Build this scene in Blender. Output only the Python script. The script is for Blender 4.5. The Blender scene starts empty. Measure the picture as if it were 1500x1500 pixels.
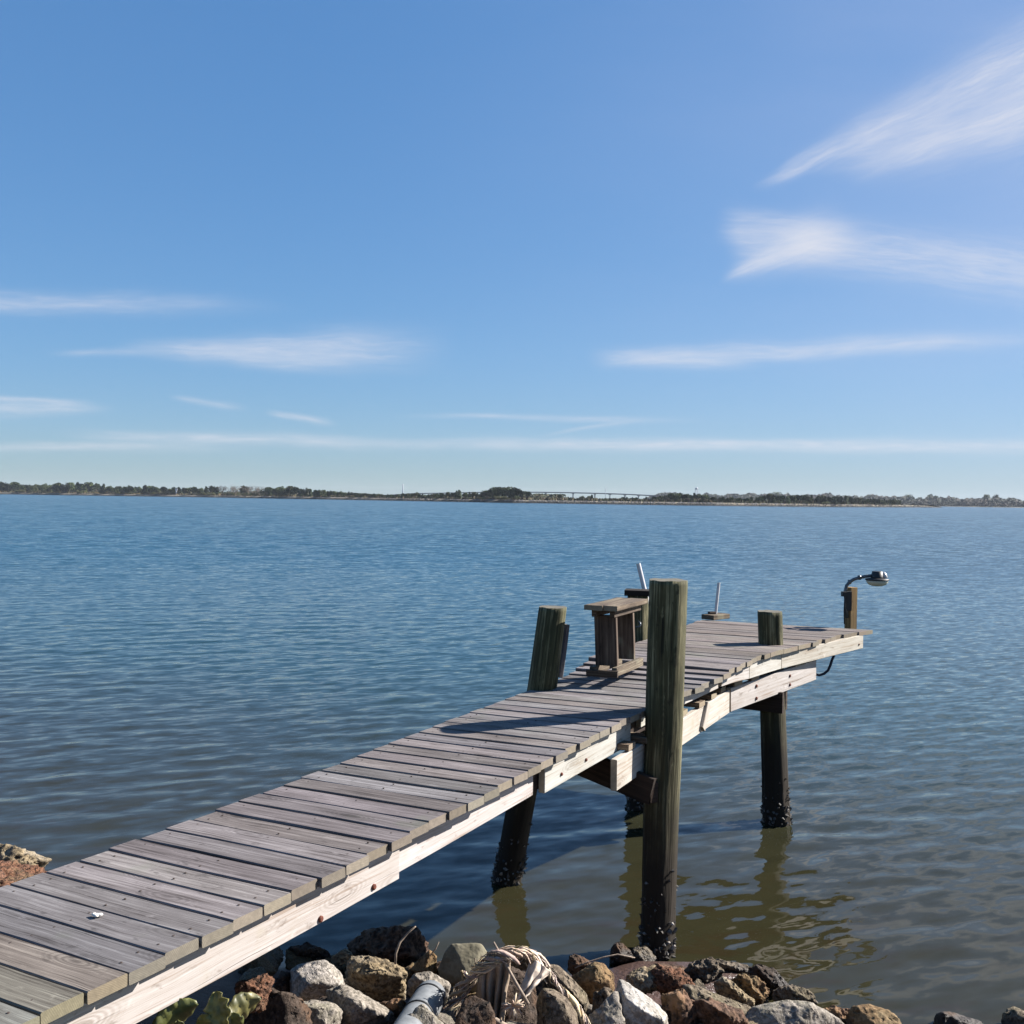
import bpy, math, random
import numpy as np
from mathutils import Vector, Matrix, noise as mnoise

random.seed(7); rng = np.random.default_rng(7)
SC = bpy.context.scene
COL = SC.collection
# ------------------------------------------------------------------ camera
F = 1500.0; HY = 731.0; ROLL = 0.0137; EYE = 2.8
PIT = math.atan((HY-750)/F)
cp_, sp_ = math.cos(PIT), math.sin(PIT); cr_, sr_ = math.cos(ROLL), math.sin(ROLL)
fwd = Vector((0, cp_, sp_)); R0 = Vector((1, 0, 0)); U0 = Vector((0, -sp_, cp_))
cr = cr_*R0+sr_*U0; cu = -sr_*R0+cr_*U0
cam = bpy.data.cameras.new('camera'); camo = bpy.data.objects.new('camera', cam); COL.objects.link(camo)
cam.sensor_width = 36; cam.lens = 36; cam.clip_start = 0.05; cam.clip_end = 20000
M = Matrix(((cr.x, cu.x, -fwd.x, 0), (cr.y, cu.y, -fwd.y, 0), (cr.z, cu.z, -fwd.z, EYE), (0, 0, 0, 1)))
camo.matrix_world = M
SC.camera = camo

def ray(px, py):
    X = px-750; Y = py-750
    x = cr_*X+sr_*Y; d = -(-sr_*X+cr_*Y)
    return Vector((x, F*cp_-d*sp_, F*sp_+d*cp_))/F
def GZ(px, py, z):
    r = ray(px, py); r = r*((z-EYE)/r.z); return Vector((r.x, r.y, z))
def GY(px, py, y):
    r = ray(px, py); r = r*(y/r.y); return Vector((r.x, r.y, r.z+EYE))

# ------------------------------------------------------------------ sun, sky, exposure
SUN_AZ = math.radians(17.5); SUN_EL = math.radians(33)
sd = Vector((math.cos(SUN_AZ)*math.cos(SUN_EL), math.sin(SUN_AZ)*math.cos(SUN_EL), math.sin(SUN_EL)))
sl = bpy.data.lights.new('sun', 'SUN'); sl.energy = 5.0; sl.angle = math.radians(0.5); sl.color = (1, .95, .885)
so = bpy.data.objects.new('sun', sl); COL.objects.link(so)
so.rotation_euler = sd.to_track_quat('Z', 'Y').to_euler(); so.location = (30, 10, 30)
SC.view_settings.view_transform = 'Standard'; SC.view_settings.look = 'None'
SC.view_settings.exposure = 1.5; SC.view_settings.gamma = 1

world = bpy.data.worlds.new('World'); SC.world = world; world.use_nodes = True
SKY_STR = 0.1

class NT:
    """small helper around a node tree"""
    def __init__(s, nt): s.nt = nt; s.n = nt.nodes; s.l = nt.links
    def new(s, typ, **kw):
        nd = s.n.new(typ)
        for k, v in kw.items(): setattr(nd, k, v)
        return nd
    def put(s, sock, v):
        if hasattr(v, 'is_output'): s.l.new(v, sock)
        elif v is not None: sock.default_value = v
    def math(s, op, a, b=None, c=None, clamp=False):
        nd = s.new('ShaderNodeMath', operation=op, use_clamp=clamp)
        s.put(nd.inputs[0], a)
        if b is not None: s.put(nd.inputs[1], b)
        if c is not None: s.put(nd.inputs[2], c)
        return nd.outputs[0]
    def vmath(s, op, a, b=None, scale=None):
        nd = s.new('ShaderNodeVectorMath', operation=op)
        s.put(nd.inputs[0], a)
        if b is not None: s.put(nd.inputs[1], b)
        if scale is not None: s.put(nd.inputs['Scale'], scale)
        return nd.outputs['Value'] if op in ('LENGTH', 'DOT_PRODUCT', 'DISTANCE') else nd.outputs[0]
    def sep(s, v):
        nd = s.new('ShaderNodeSeparateXYZ'); s.put(nd.inputs[0], v); return nd.outputs
    def comb(s, x, y, z=0.0):
        nd = s.new('ShaderNodeCombineXYZ'); s.put(nd.inputs[0], x); s.put(nd.inputs[1], y); s.put(nd.inputs[2], z); return nd.outputs[0]
    def noise(s, vec, scale=1, detail=4, rough=.55, dist=0, col=False, typ='FBM'):
        nd = s.new('ShaderNodeTexNoise'); s.put(nd.inputs['Vector'], vec)
        s.put(nd.inputs['Scale'], scale); nd.inputs['Detail'].default_value = detail
        nd.inputs['Roughness'].default_value = rough; nd.inputs['Distortion'].default_value = dist
        return nd.outputs['Color'] if col else nd.outputs['Fac']
    def voro(s, vec, scale=1, feature='F1', out='Distance', rnd=1.0):
        nd = s.new('ShaderNodeTexVoronoi', feature=feature); s.put(nd.inputs['Vector'], vec)
        nd.inputs['Scale'].default_value = scale; nd.inputs['Randomness'].default_value = rnd
        return nd.outputs[out]
    def rng(s, v, a, b, c=0.0, d=1.0, smooth=True):
        nd = s.new('ShaderNodeMapRange', interpolation_type='SMOOTHSTEP' if smooth else 'LINEAR', clamp=True)
        s.put(nd.inputs[0], v); s.put(nd.inputs[1], a); s.put(nd.inputs[2], b); s.put(nd.inputs[3], c); s.put(nd.inputs[4], d)
        return nd.outputs[0]
    def mix(s, f, a, b, mode='MIX'):
        nd = s.new('ShaderNodeMix', data_type='RGBA', blend_type=mode)
        s.put(nd.inputs[0], f)
        for k, v in ((6, a), (7, b)):
            if isinstance(v, (tuple, list)): v = tuple(v)+((1,) if len(v) == 3 else ())
            s.put(nd.inputs[k], v)
        return nd.outputs[2]
    def bump(s, h, strength=.5, dist=.01, nrm=None):
        nd = s.new('ShaderNodeBump'); s.put(nd.inputs['Height'], h)
        nd.inputs['Strength'].default_value = strength; nd.inputs['Distance'].default_value = dist
        if nrm is not None: s.put(nd.inputs['Normal'], nrm)
        return nd.outputs[0]

def build_world():
    t = NT(world.node_tree); t.n.clear()
    out = t.new('ShaderNodeOutputWorld'); bg = t.new('ShaderNodeBackground')
    sky = t.new('ShaderNodeTexSky', sky_type='NISHITA'); sky.sun_disc = False
    sky.sun_elevation = SUN_EL; sky.sun_rotation = math.pi/2-SUN_AZ
    sky.air_density = 1.0; sky.dust_density = 0.0; sky.ozone_density = 3.0; sky.altitude = 0
    tc = t.new('ShaderNodeTexCoord'); x, y, z = t.sep(tc.outputs['Generated'])
    yy = t.math('MAXIMUM', y, .02)
    u = t.math('DIVIDE', x, yy); v = t.math('DIVIDE', z, yy)
    front = t.rng(y, .03, .2)
    total = None
    # tip x, tip y, end x, end y, half width at tip / end (px), opacity, fade-in, fade-out length (fractions), seed
    W = [
        (1088, 284, 1600, 40, 4, 66, .52, .14, .2, 1.3, 20),
        (1225, 266, 1660, 105, 14, 50, .62, .28, .3, 4.7, 18),
        (1170, 250, 1640, 120, 14, 115, .34, .2, .3, 7.3, 22),
        (1046, 416, 1250, 326, 8, 40, .62, .2, .4, 2.1, 12),
        (1036, 330, 1260, 352, 22, 26, .42, .2, .4, 5.1, 14),
        (1050, 368, 1290, 350, 32, 30, .50, .25, .5, 6.1, 12),
        (1110, 350, 1760, 432, 28, 56, .50, .15, .3, 8.1, 14),
        (850, 527, 1600, 492, 12, 17, .50, .1, .4, 3.9, 12),
        (900, 532, 1130, 527, 9, 14, .46, .3, .5, 9.9, 12),
        (150, 508, 680, 512, 10, 32, .44, .25, .35, 5.5, 16),
        (280, 515, 560, 535, 9, 20, .42, .3, .4, 7.7, 14),
        (60, 518, 260, 516, 4, 8, .30, .3, .4, 1.7, 8),
        (-200, 440, 450, 450, 18, 10, .40, .2, .5, 6.2, 14),
        (-80, 600, 180, 596, 15, 7, .46, .2, .4, 6.9, 12),
        (-80, 582, 150, 592, 5, 6, .36, .2, .4, 2.4, 8),
        (380, 602, 500, 624, 4, 6, .44, .3, .4, 1.9, 6),
        (60, 634, 660, 654, 8, 11, .42, .3, .4, 2.9, 9),
        (300, 648, 2100, 657, 7, 13, .56, .35, .1, 3.3, 7),
        (560, 608, 1060, 619, 4, 6, .32, .3, .4, 4.4, 7),
        (240, 580, 370, 600, 4, 6, .34, .3, .4, 5.9, 6),
        (-200, 655, 420, 657, 6, 9, .36, .2, .4, 8.8, 8),
        (780, 640, 960, 612, 3, 5, .22, .3, .4, 2.2, 6),
    ]
    for (x0, y0, x1, y1, w0, w1, op, fi, fo, seed, nz) in W:
        conv = lambda a, b: ((a-750)/F, (HY+ROLL*(a-750)-b)/F)
        a = conv(x0, y0); b = conv(x1, y1)
        L = math.hypot(b[0]-a[0], b[1]-a[1]); c, s = (b[0]-a[0])/L, (b[1]-a[1])/L
        du = t.math('SUBTRACT', u, a[0]); dv = t.math('SUBTRACT', v, a[1])
        ss = t.math('MULTIPLY', t.math('ADD', t.math('MULTIPLY', du, c), t.math('MULTIPLY', dv, s)), 1/L)
        tt = t.math('SUBTRACT', t.math('MULTIPLY', dv, c), t.math('MULTIPLY', du, s))
        # warp and streaks
        nv = t.comb(t.math('MULTIPLY', ss, L*7), t.math('MULTIPLY', tt, 26), seed*3.1)
        n1 = t.noise(nv, 1, 4, .55)
        tw = t.math('ADD', tt, t.math('MULTIPLY', t.math('SUBTRACT', n1, .5), nz*2.2/F))
        wid = t.math('ADD', t.math('MULTIPLY', ss, (w1-w0)/F), w0/F); wid = t.math('MAXIMUM', wid, 1.5/F)
        q = t.math('DIVIDE', tw, wid)
        g = t.math('POWER', 2.718, t.math('MULTIPLY', t.math('MULTIPLY', q, q), -1.3))
        sv = t.comb(t.math('MULTIPLY', ss, L*13), t.math('MULTIPLY', tw, 120), seed)
        st = t.rng(t.noise(sv, 1, 6, .62, .3), .30, .72, .55, 1.1)
        fb = t.noise(t.comb(t.math('MULTIPLY', ss, L*26), t.math('MULTIPLY', tw, 420), seed+3), 1, 4, .7, .5)
        st = t.math('MULTIPLY', st, t.rng(fb, .25, .7, .72, 1.12))
        m = t.math('MULTIPLY', t.math('MULTIPLY', g, st), t.math('MULTIPLY', t.rng(ss, 0, fi), t.rng(ss, 1-fo, 1, 1, 0)))
        m = t.math('MULTIPLY', m, op)
        total = m if total is None else t.math('SUBTRACT', 1.0, t.math('MULTIPLY', t.math('SUBTRACT', 1.0, total), t.math('SUBTRACT', 1.0, m)))
    total = t.math('MULTIPLY', total, front, clamp=True)
    # the rest of the sky carries a few loose cirrus bands too
    sc_ = t.vmath('SCALE', sky.outputs[0], scale=.12)
    gm = t.new('ShaderNodeGamma'); t.put(gm.inputs[0], sc_); gm.inputs[1].default_value = .45
    hs = t.new('ShaderNodeHueSaturation'); hs.inputs['Saturation'].default_value = 1.64
    t.put(hs.inputs['Color'], gm.outputs[0])
    k = 10*2**-1.5
    tint = t.vmath('MULTIPLY', hs.outputs[0], (.463*k, .637*k, .848*k))
    low = t.rng(z, -.01, .16, 0, 1); tint = t.vmath('MULTIPLY', tint, t.mix(low, (.92, .90, .92), (1, 1, 1)))
    # added whitening for the brighter sky towards the sun, mottled like thin cirrus
    vn = t.noise(t.comb(t.math('MULTIPLY', u, 1.5), t.math('MULTIPLY', v, 5), 4.0), 1, 4, .55)
    sunward_glow = t.math('MULTIPLY', t.rng(u, -.25, .8), t.rng(vn, .25, .75, .20, .40))
    sunward_glow = t.math('MULTIPLY', sunward_glow, front)
    tint = t.mix(sunward_glow, tint, (2.12, 2.28, 2.95))
    cc = t.mix(total, tint, (2.75, 2.80, 3.05))
    t.put(bg.inputs[0], cc); bg.inputs[1].default_value = SKY_STR
    t.l.new(bg.outputs[0], out.inputs[0])
build_world()

# ------------------------------------------------------------------ object helpers
def tag(o, label=None, cat=None, group=None, kind=None):
    if label: o['label'] = label
    if cat: o['category'] = cat
    if group: o['group'] = group
    if kind: o['kind'] = kind
    return o
def thing(name, label, cat, loc=(0, 0, 0), group=None):
    o = bpy.data.objects.new(name, None); COL.objects.link(o); o.location = loc; o.empty_display_size = .1
    return tag(o, label, cat, group)
def mobj(name, me, parent=None, local=False):
    o = bpy.data.objects.new(name, me); COL.objects.link(o)
    if parent:
        o.parent = parent
        if not local:
            L = Vector(parent.location); p = parent.parent
            if p and not local: L = Vector(parent['wloc']) if 'wloc' in parent else Vector(p.location)
            o.location = -L if parent.parent is None else Vector((0, 0, 0))
    return o

class MB:
    def __init__(s): s.v = []; s.f = []; s.uv = []; s.ti = []; s.mi = []; s.sm = []
    def add(s, verts, faces, uvs=None, tint=(1, 1, 1), mi=0, smooth=False):
        b = len(s.v); s.v += [tuple(p) for p in verts]
        for k, f in enumerate(faces):
            s.f.append([b+i for i in f])
            s.uv.append(uvs[k] if uvs else [(0, 0)]*len(f)); s.ti.append(tint)
            s.mi.append(mi if isinstance(mi, int) else mi[k]); s.sm.append(smooth if isinstance(smooth, bool) else smooth[k])
    def mesh(s, name, mats, origin=None):
        me = bpy.data.meshes.new(name)
        vv = s.v if origin is None else [tuple(Vector(p)-Vector(origin)) for p in s.v]
        me.from_pydata(vv, [], s.f)
        me.uv_layers.new(name='UVMap'); me.color_attributes.new('tint', 'FLOAT_COLOR', 'CORNER')
        uvl = me.uv_layers['UVMap']; ca = me.color_attributes['tint']
        uvs = []; cs = []
        for k, f in enumerate(s.f):
            for j in range(len(f)):
                uvs += list(s.uv[k][j]); cs += [*s.ti[k], 1]
        uvl.data.foreach_set('uv', uvs); ca.data.foreach_set('color', cs)
        for m in (mats if isinstance(mats, (list, tuple)) else [mats]): me.materials.append(m)
        me.polygons.foreach_set('material_index', s.mi); me.polygons.foreach_set('use_smooth', s.sm)
        me.update(); return me
    def build(s, name, mats, parent=None):
        return mobj(name, s.mesh(name, mats), parent)
    # a sawn board: chamfered section swept between a and b
    def board(s, a, b, w, t, up=(0, 0, 1), tint=(1, 1, 1), ch=.0035, segs=3, warp=.0015, ends=1, w2=None, sk=(0, 0)):
        a = Vector(a); b = Vector(b); ax = (b-a); L = ax.length; ax.normalize()
        up = Vector(up); side = ax.cross(up).normalized(); up = side.cross(ax).normalized()
        hw, ht = w/2, t/2
        sec = [(-hw+ch, -ht), (hw-ch, -ht), (hw, -ht+ch), (hw, ht-ch), (hw-ch, ht), (-hw+ch, ht), (-hw, ht-ch), (-hw, -ht+ch)]
        per = [0]
        for k in range(8):
            p, q = sec[k], sec[(k+1) % 8]; per.append(per[-1]+math.hypot(p[0]-q[0], p[1]-q[1]))
        ou, ov = random.uniform(0, 50), random.uniform(0, 50)
        V = []; Fs = []; U = []; MI = []
        bow = random.uniform(-warp, warp)
        for i in range(segs+1):
            q = i/segs; c = a+ax*(L*q)+up*(bow*math.sin(math.pi*q)*2)
            for (x, y) in sec:
                j = random.uniform(-.0006, .0006)
                xs_ = x if w2 is None else x*(1+(w2/w-1)*q)
                V.append(c+side*(xs_+j)+up*(y+j)+ax*(xs_*(sk[0]*(1-q)+sk[1]*q)))
        for i in range(segs):
            for k in range(8):
                k2 = (k+1) % 8
                Fs.append([i*8+k, i*8+k2, (i+1)*8+k2, (i+1)*8+k])
                u0, u1 = ou+L*i/segs, ou+L*(i+1)/segs
                U.append([(u0, ov+per[k]), (u0, ov+per[k+1]), (u1, ov+per[k+1]), (u1, ov+per[k])]); MI.append(0)
        e = [list(range(7, -1, -1)), [segs*8+k for k in range(8)]]
        for ee in e:
            Fs.append(ee); U.append([(ou+sec[i % 8][0], ov+sec[i % 8][1]) for i in ee]); MI.append(ends)
        s.add(V, Fs, U, tint, MI)
    def tube(s, pts, r, n=10, tint=(1, 1, 1), mi=0, cap=True, flat=1.0):
        pts = [Vector(p) for p in pts]; rr = r if isinstance(r, (list, tuple)) else [r]*len(pts)
        V = []; prev = None; lens = [0]
        for i in range(1, len(pts)): lens.append(lens[-1]+(pts[i]-pts[i-1]).length)
        for i, p in enumerate(pts):
            d = (pts[min(i+1, len(pts)-1)]-pts[max(i-1, 0)]).normalized()
            if prev is None:
                prev = d.orthogonal().normalized()
            x = (prev-d*prev.dot(d)).normalized(); y = d.cross(x); prev = x
            for k in range(n):
                a = 2*math.pi*k/n; V.append(p+x*math.cos(a)*rr[i]+y*math.sin(a)*rr[i]*flat)
        Fs = []; U = []
        for i in range(len(pts)-1):
            for k in range(n):
                k2 = (k+1) % n
                Fs.append([i*n+k, i*n+k2, (i+1)*n+k2, (i+1)*n+k])
                v0, v1 = 6.28*rr[i]*k/n, 6.28*rr[i]*(k+1)/n
                U.append([(lens[i], v0), (lens[i], v1), (lens[i+1], v1), (lens[i+1], v0)])
        sm = [True]*len(Fs)
        if cap:
            Fs.append(list(range(n-1, -1, -1))); Fs.append([(len(pts)-1)*n+k for k in range(n)])
            U.append([(0, 0)]*n); U.append([(0, 0)]*n); sm += [False, False]
        s.add(V, Fs, U, tint, mi, sm)
    def box(s, c, sx, sy, sz, rz=0.0, tint=(1, 1, 1), mi=0, ch=.004):
        c = Vector(c); d = Vector((math.cos(rz), math.sin(rz), 0))*sx/2
        s.board(c-d, c+d, sy, sz, (0, 0, 1), tint, ch, 1, 0, mi)

# ------------------------------------------------------------------ materials
ALB = .76
def al(c): return tuple(k*ALB for k in c)
def mat(name):
    m = bpy.data.materials.new(name); m.use_nodes = True; t = NT(m.node_tree); t.n.clear()
    out = t.new('ShaderNodeOutputMaterial'); b = t.new('ShaderNodeBsdfPrincipled'); t.l.new(b.outputs[0], out.inputs[0])
    return m, t, b
def wood(name, dark, mid, light, rough=.85, gscale=1.0, bumpd=.004, green=0.0, tide=False, stain=None):
    m, t, b = mat(name); dark, mid, light = al(dark), al(mid), al(light)
    uv = t.new('ShaderNodeUVMap'); u, v, _ = t.sep(uv.outputs[0])
    at = t.new('ShaderNodeAttribute', attribute_name='tint')
    geo = t.new('ShaderNodeNewGeometry'); pos = geo.outputs['Position']
    # slight waviness of the grain
    wv = t.noise(t.comb(t.math('MULTIPLY', u, 2.2), t.math('MULTIPLY', v, 5)), 1, 2)
    v2 = t.math('ADD', v, t.math('MULTIPLY', t.math('SUBTRACT', wv, .5), .03))
    g1 = t.noise(t.comb(t.math('MULTIPLY', u, 1.3*gscale), t.math('MULTIPLY', v2, 62*gscale)), 1, 6, .65)
    g2 = t.noise(t.comb(t.math('MULTIPLY', u, 4*gscale), t.math('MULTIPLY', v2, 240*gscale)), 1, 3, .6)
    bl = t.noise(t.comb(t.math('MULTIPLY', u, 2.2), t.math('MULTIPLY', v, 9)), 1, 4, .6)
    bl2 = t.noise(t.comb(t.math('MULTIPLY', u, 7), t.math('MULTIPLY', v, 16), 5.0), 1, 4, .65)
    g = t.math('ADD', t.math('MULTIPLY', g1, .5), t.math('ADD', t.math('MULTIPLY', g2, .22), t.math('MULTIPLY', bl, .28)))
    c = t.mix(t.rng(g, .39, .50), dark, mid); c = t.mix(t.rng(g, .50, .60), c, light)
    # fine dark checks along the grain
    ck = t.noise(t.comb(t.math('MULTIPLY', u, 1.6), t.math('MULTIPLY', v2, 120), 9.0), 1, 2, .4)
    ckm = t.rng(ck, .67, .73); c = t.mix(t.math('MULTIPLY', ckm, .55), c, tuple(k*.35 for k in dark))
    # knots
    kd = t.voro(t.comb(t.math('MULTIPLY', u, 1.7), t.math('MULTIPLY', v, 5.5), 0), 1)
    km = t.rng(kd, .06, .13, 1, 0); c = t.mix(t.math('MULTIPLY', km, .7), c, tuple(k*.55 for k in dark))
    ring = t.math('SINE', t.math('MULTIPLY', kd, 150)); rm = t.rng(kd, .13, .36, .5, 0)
    c = t.mix(t.math('MULTIPLY', t.math('ADD', t.math('MULTIPLY', ring, .5), .5), rm), c, tuple(k*.7 for k in dark))
    # pale scuffs and dark damp blotches
    c = t.mix(t.rng(bl2, .60, .74, 0, .5), c, tuple(min(1, k*1.35) for k in light))
    c = t.mix(t.rng(bl2, .41, .30, 0, .6), c, tuple(k*.6 for k in dark))
    c = t.mix(1.0, c, at.outputs['Color'], 'MULTIPLY')
    if green:
        gn = t.noise(t.vmath('MULTIPLY', pos, (14, 14, 1.6)), 1, 5, .65); c = t.mix(t.math('MULTIPLY', t.rng(gn, .42, .62), green), c, (.024, .030, .012))
    if tide:
        z = t.sep(pos)[2]; zn = t.math('ADD', z, t.math('MULTIPLY', t.math('SUBTRACT', t.noise(pos, 9, 4), .5), .5))
        c = t.mix(t.rng(zn, 1.05, .5), c, (.010, .007, .006))
        c = t.mix(t.math('MULTIPLY', t.rng(zn, 1.7, .9), .35), c, (.035, .026, .014))
    if stain:
        sn = t.noise(pos, 2.2, 4, .6); c = t.mix(t.rng(sn, .58, .72, 0, stain[1]), c, stain[0])
    t.put(b.inputs['Base Color'], c); b.inputs['Roughness'].default_value = rough
    b.inputs['Specular IOR Level'].default_value = .25
    h = t.math('ADD', g, t.math('MULTIPLY', ckm, -.5)); h = t.math('ADD', h, t.math('MULTIPLY', km, -.2))
    t.put(b.inputs['Normal'], t.bump(h, .8, bumpd))
    return m
def endgrain(name, c1, c2):
    m, t, b = mat(name); c1, c2 = al(c1), al(c2)
    uv = t.new('ShaderNodeUVMap'); at = t.new('ShaderNodeAttribute', attribute_name='tint')
    n = t.noise(uv.outputs[0], 40, 4)
    w = t.new('ShaderNodeTexWave', wave_type='RINGS', rings_direction='SPHERICAL'); 
    frac = t.vmath('FRACTION', t.vmath('SCALE', uv.outputs[0], scale=1.0)); t.put(w.inputs[0], frac)
    w.inputs['Scale'].default_value = 55; w.inputs['Distortion'].default_value = 1.2
    c = t.mix(t.math('MULTIPLY', w.outputs['Fac'], .6), c1, c2); c = t.mix(t.rng(n, .35, .7), c, tuple(k*.7 for k in c1))
    c = t.mix(1.0, c, at.outputs['Color'], 'MULTIPLY')
    t.put(b.inputs['Base Color'], c); b.inputs['Roughness'].default_value = .9
    t.put(b.inputs['Normal'], t.bump(n, .6, .003)); return m
def plain(name, col, rough=.6, metal=0, var=.25, scale=20, spec=.4, bump=.0):
    m, t, b = mat(name); col = al(col)
    tc = t.new('ShaderNodeTexCoord')
    n = t.noise(tc.outputs['Object'], scale, 5, .6)
    c = t.mix(t.rng(n, .3, .7), tuple(k*(1-var) for k in col), tuple(min(1, k*(1+var)) for k in col))
    t.put(b.inputs['Base Color'], c); b.inputs['Roughness'].default_value = rough; b.inputs['Metallic'].default_value = metal
    b.inputs['Specular IOR Level'].default_value = spec
    if bump: t.put(b.inputs['Normal'], t.bump(n, .7, bump))
    return m

M_DECK = wood('weathered_deck_wood', (.066, .055, .051), (.168, .149, .144), (.272, .248, .240), stain=((.10, .12, .07), .25))
M_END = endgrain('board_end_grain', (.24, .205, .155), (.13, .11, .08))
M_RIM = wood('bleached_rim_wood', (.33, .27, .22), (.46, .43, .395), (.56, .53, .50), bumpd=.003, stain=((.30, .26, .19), .6))
M_RIMEND = endgrain('rim_end_grain', (.46, .40, .32), (.30, .25, .19))
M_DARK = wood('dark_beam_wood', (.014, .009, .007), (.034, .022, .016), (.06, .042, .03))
M_PILE = wood('treated_pile_wood', (.010, .009, .005), (.075, .068, .032), (.29, .26, .15), green=.45, tide=True, bumpd=.012, gscale=.8)
M_PILETOP = endgrain('pile_top_grain', (.16, .14, .10), (.09, .08, .06))
M_POST = wood('sawn_lamp_post_wood', (.12, .075, .035), (.26, .17, .08), (.36, .26, .13))
M_BENCH = wood('bench_wood', (.035, .026, .02), (.11, .085, .065), (.22, .19, .145), stain=((.3, .31, .22), .4))
M_PVC = plain('white_pvc', (.62, .60, .60), .35, var=.08, spec=.5)
M_STEEL = plain('galvanised_steel', (.16, .17, .18), .45, .7, var=.3)
M_BLACK = plain('black_housing', (.018, .018, .02), .5)
M_LENS = plain('lamp_lens', (.55, .56, .45), .15, var=.1)
M_RUST = plain('rusty_bolt', (.13, .035, .018), .85, var=.5, scale=90)
M_HOSE = plain('dark_blue_hose', (.02, .03, .07), .4)
M_OYS = plain('oyster_shell', (.10, .09, .08), .7, var=.8, scale=40, bump=.004)
M_SHELL = plain('white_shell', (.8, .76, .68), .6, var=.1)

def rock_mat(name, a, b_, c_, scale=9, spk=.5, wet=.0, holes=0.3, bd=.02):
    m, t, b = mat(name); a, b_, c_ = al(a), al(b_), al(c_)
    tc = t.new('ShaderNodeTexCoord'); p = tc.outputs['Object']
    oi = t.new('ShaderNodeObjectInfo'); p = t.vmath('ADD', p, t.vmath('SCALE', t.comb(oi.outputs['Random'], oi.outputs['Random'], 1.0), scale=13.0))
    n1 = t.noise(p, scale, 6, .65); n2 = t.noise(p, scale*5, 5, .7); n3 = t.noise(p, scale*.45, 3, .5, .4)
    c = t.mix(t.rng(n1, .38, .6), a, b_); c = t.mix(t.rng(n3, .48, .66), c, c_)
    c = t.mix(t.math('MULTIPLY', t.rng(n2, .44, .66), spk), c, tuple(min(1, k*1.7+.03) for k in b_))
    c = t.mix(t.math('MULTIPLY', t.rng(n2, .50, .34), spk), c, tuple(k*.35 for k in a))
    vo = t.voro(t.vmath('ADD', p, t.vmath('SCALE', t.noise(p, scale*2, 3, .5, 0, True), scale=.08)), scale*2.6)
    hm = t.rng(vo, .14, .42, 1, 0); hm = t.math('MULTIPLY', hm, t.rng(n1, .4, .55)); c = t.mix(t.math('MULTIPLY', hm, holes*1.2), c, tuple(k*.25 for k in a))
    geo = t.new('ShaderNodeNewGeometry'); z = t.sep(geo.outputs['Position'])[2]
    zz = t.math('ADD', z, t.math('MULTIPLY', t.math('SUBTRACT', n3, .5), .25))
    wm = t.rng(zz, .10+wet, .03+wet); c = t.mix(t.math('MULTIPLY', wm, .8), c, (.022, .016, .012))
    t.put(b.inputs['Base Color'], c); t.put(b.inputs['Roughness'], t.rng(wm, 0, 1, .92, .45)); b.inputs['Specular IOR Level'].default_value = .3
    h = t.math('ADD', t.math('MULTIPLY', n1, .7), t.math('ADD', t.math('MULTIPLY', n2, .3), t.math('MULTIPLY', hm, -holes)))
    t.put(b.inputs['Normal'], t.bump(h, 1.0, bd)); return m
RM = dict(
    grey=rock_mat('grey_concrete_rock', (0.175, 0.152, 0.120), (0.275, 0.240, 0.200), (0.21, 0.19, 0.14), 12, .55),
    pale=rock_mat('pale_granite_rock', (0.225, 0.200, 0.170), (0.34, 0.305, 0.27), (0.27, 0.245, 0.19), 14, .6),
    white=rock_mat('white_limestone', (0.25, 0.23, 0.20), (0.42, 0.39, 0.355), (0.31, 0.28, 0.23), 9, .4),
    tan=rock_mat('tan_coquina', (0.115, 0.086, 0.052), (0.230, 0.173, 0.098), (0.288, 0.248, 0.190), 10, .7, .03, .6, .03),
    sand=rock_mat('smooth_tan_rock', (0.155, 0.138, 0.092), (0.207, 0.184, 0.126), (0.178, 0.162, 0.115), 5, .25, 0, .1, .008),
    orange=rock_mat('orange_laterite', (0.11, 0.062, 0.028), (0.21, 0.130, 0.058), (0.17, 0.135, 0.07), 9, .5, 0, .4, .03),
    red=rock_mat('red_coral_rock', (0.055, 0.028, 0.016), (0.155, 0.066, 0.032), (0.135, 0.088, 0.045), 12, .7, 0, .7, .035),
    dark=rock_mat('dark_wet_rock', (0.020, 0.014, 0.010), (0.058, 0.038, 0.026), (0.110, 0.058, 0.029), 10, .5, .05, .6, .035),
    rust=rock_mat('rusty_hollow_rock', (0.040, 0.022, 0.014), (0.13, 0.070, 0.040), (0.26, 0.15, 0.07), 6, .6, 0, .7, .035),
    brown=rock_mat('brown_pitted_rock', (0.086, 0.063, 0.043), (0.167, 0.130, 0.090), (0.126, 0.104, 0.058), 10, .6, .0, .7, .035),
)

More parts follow.
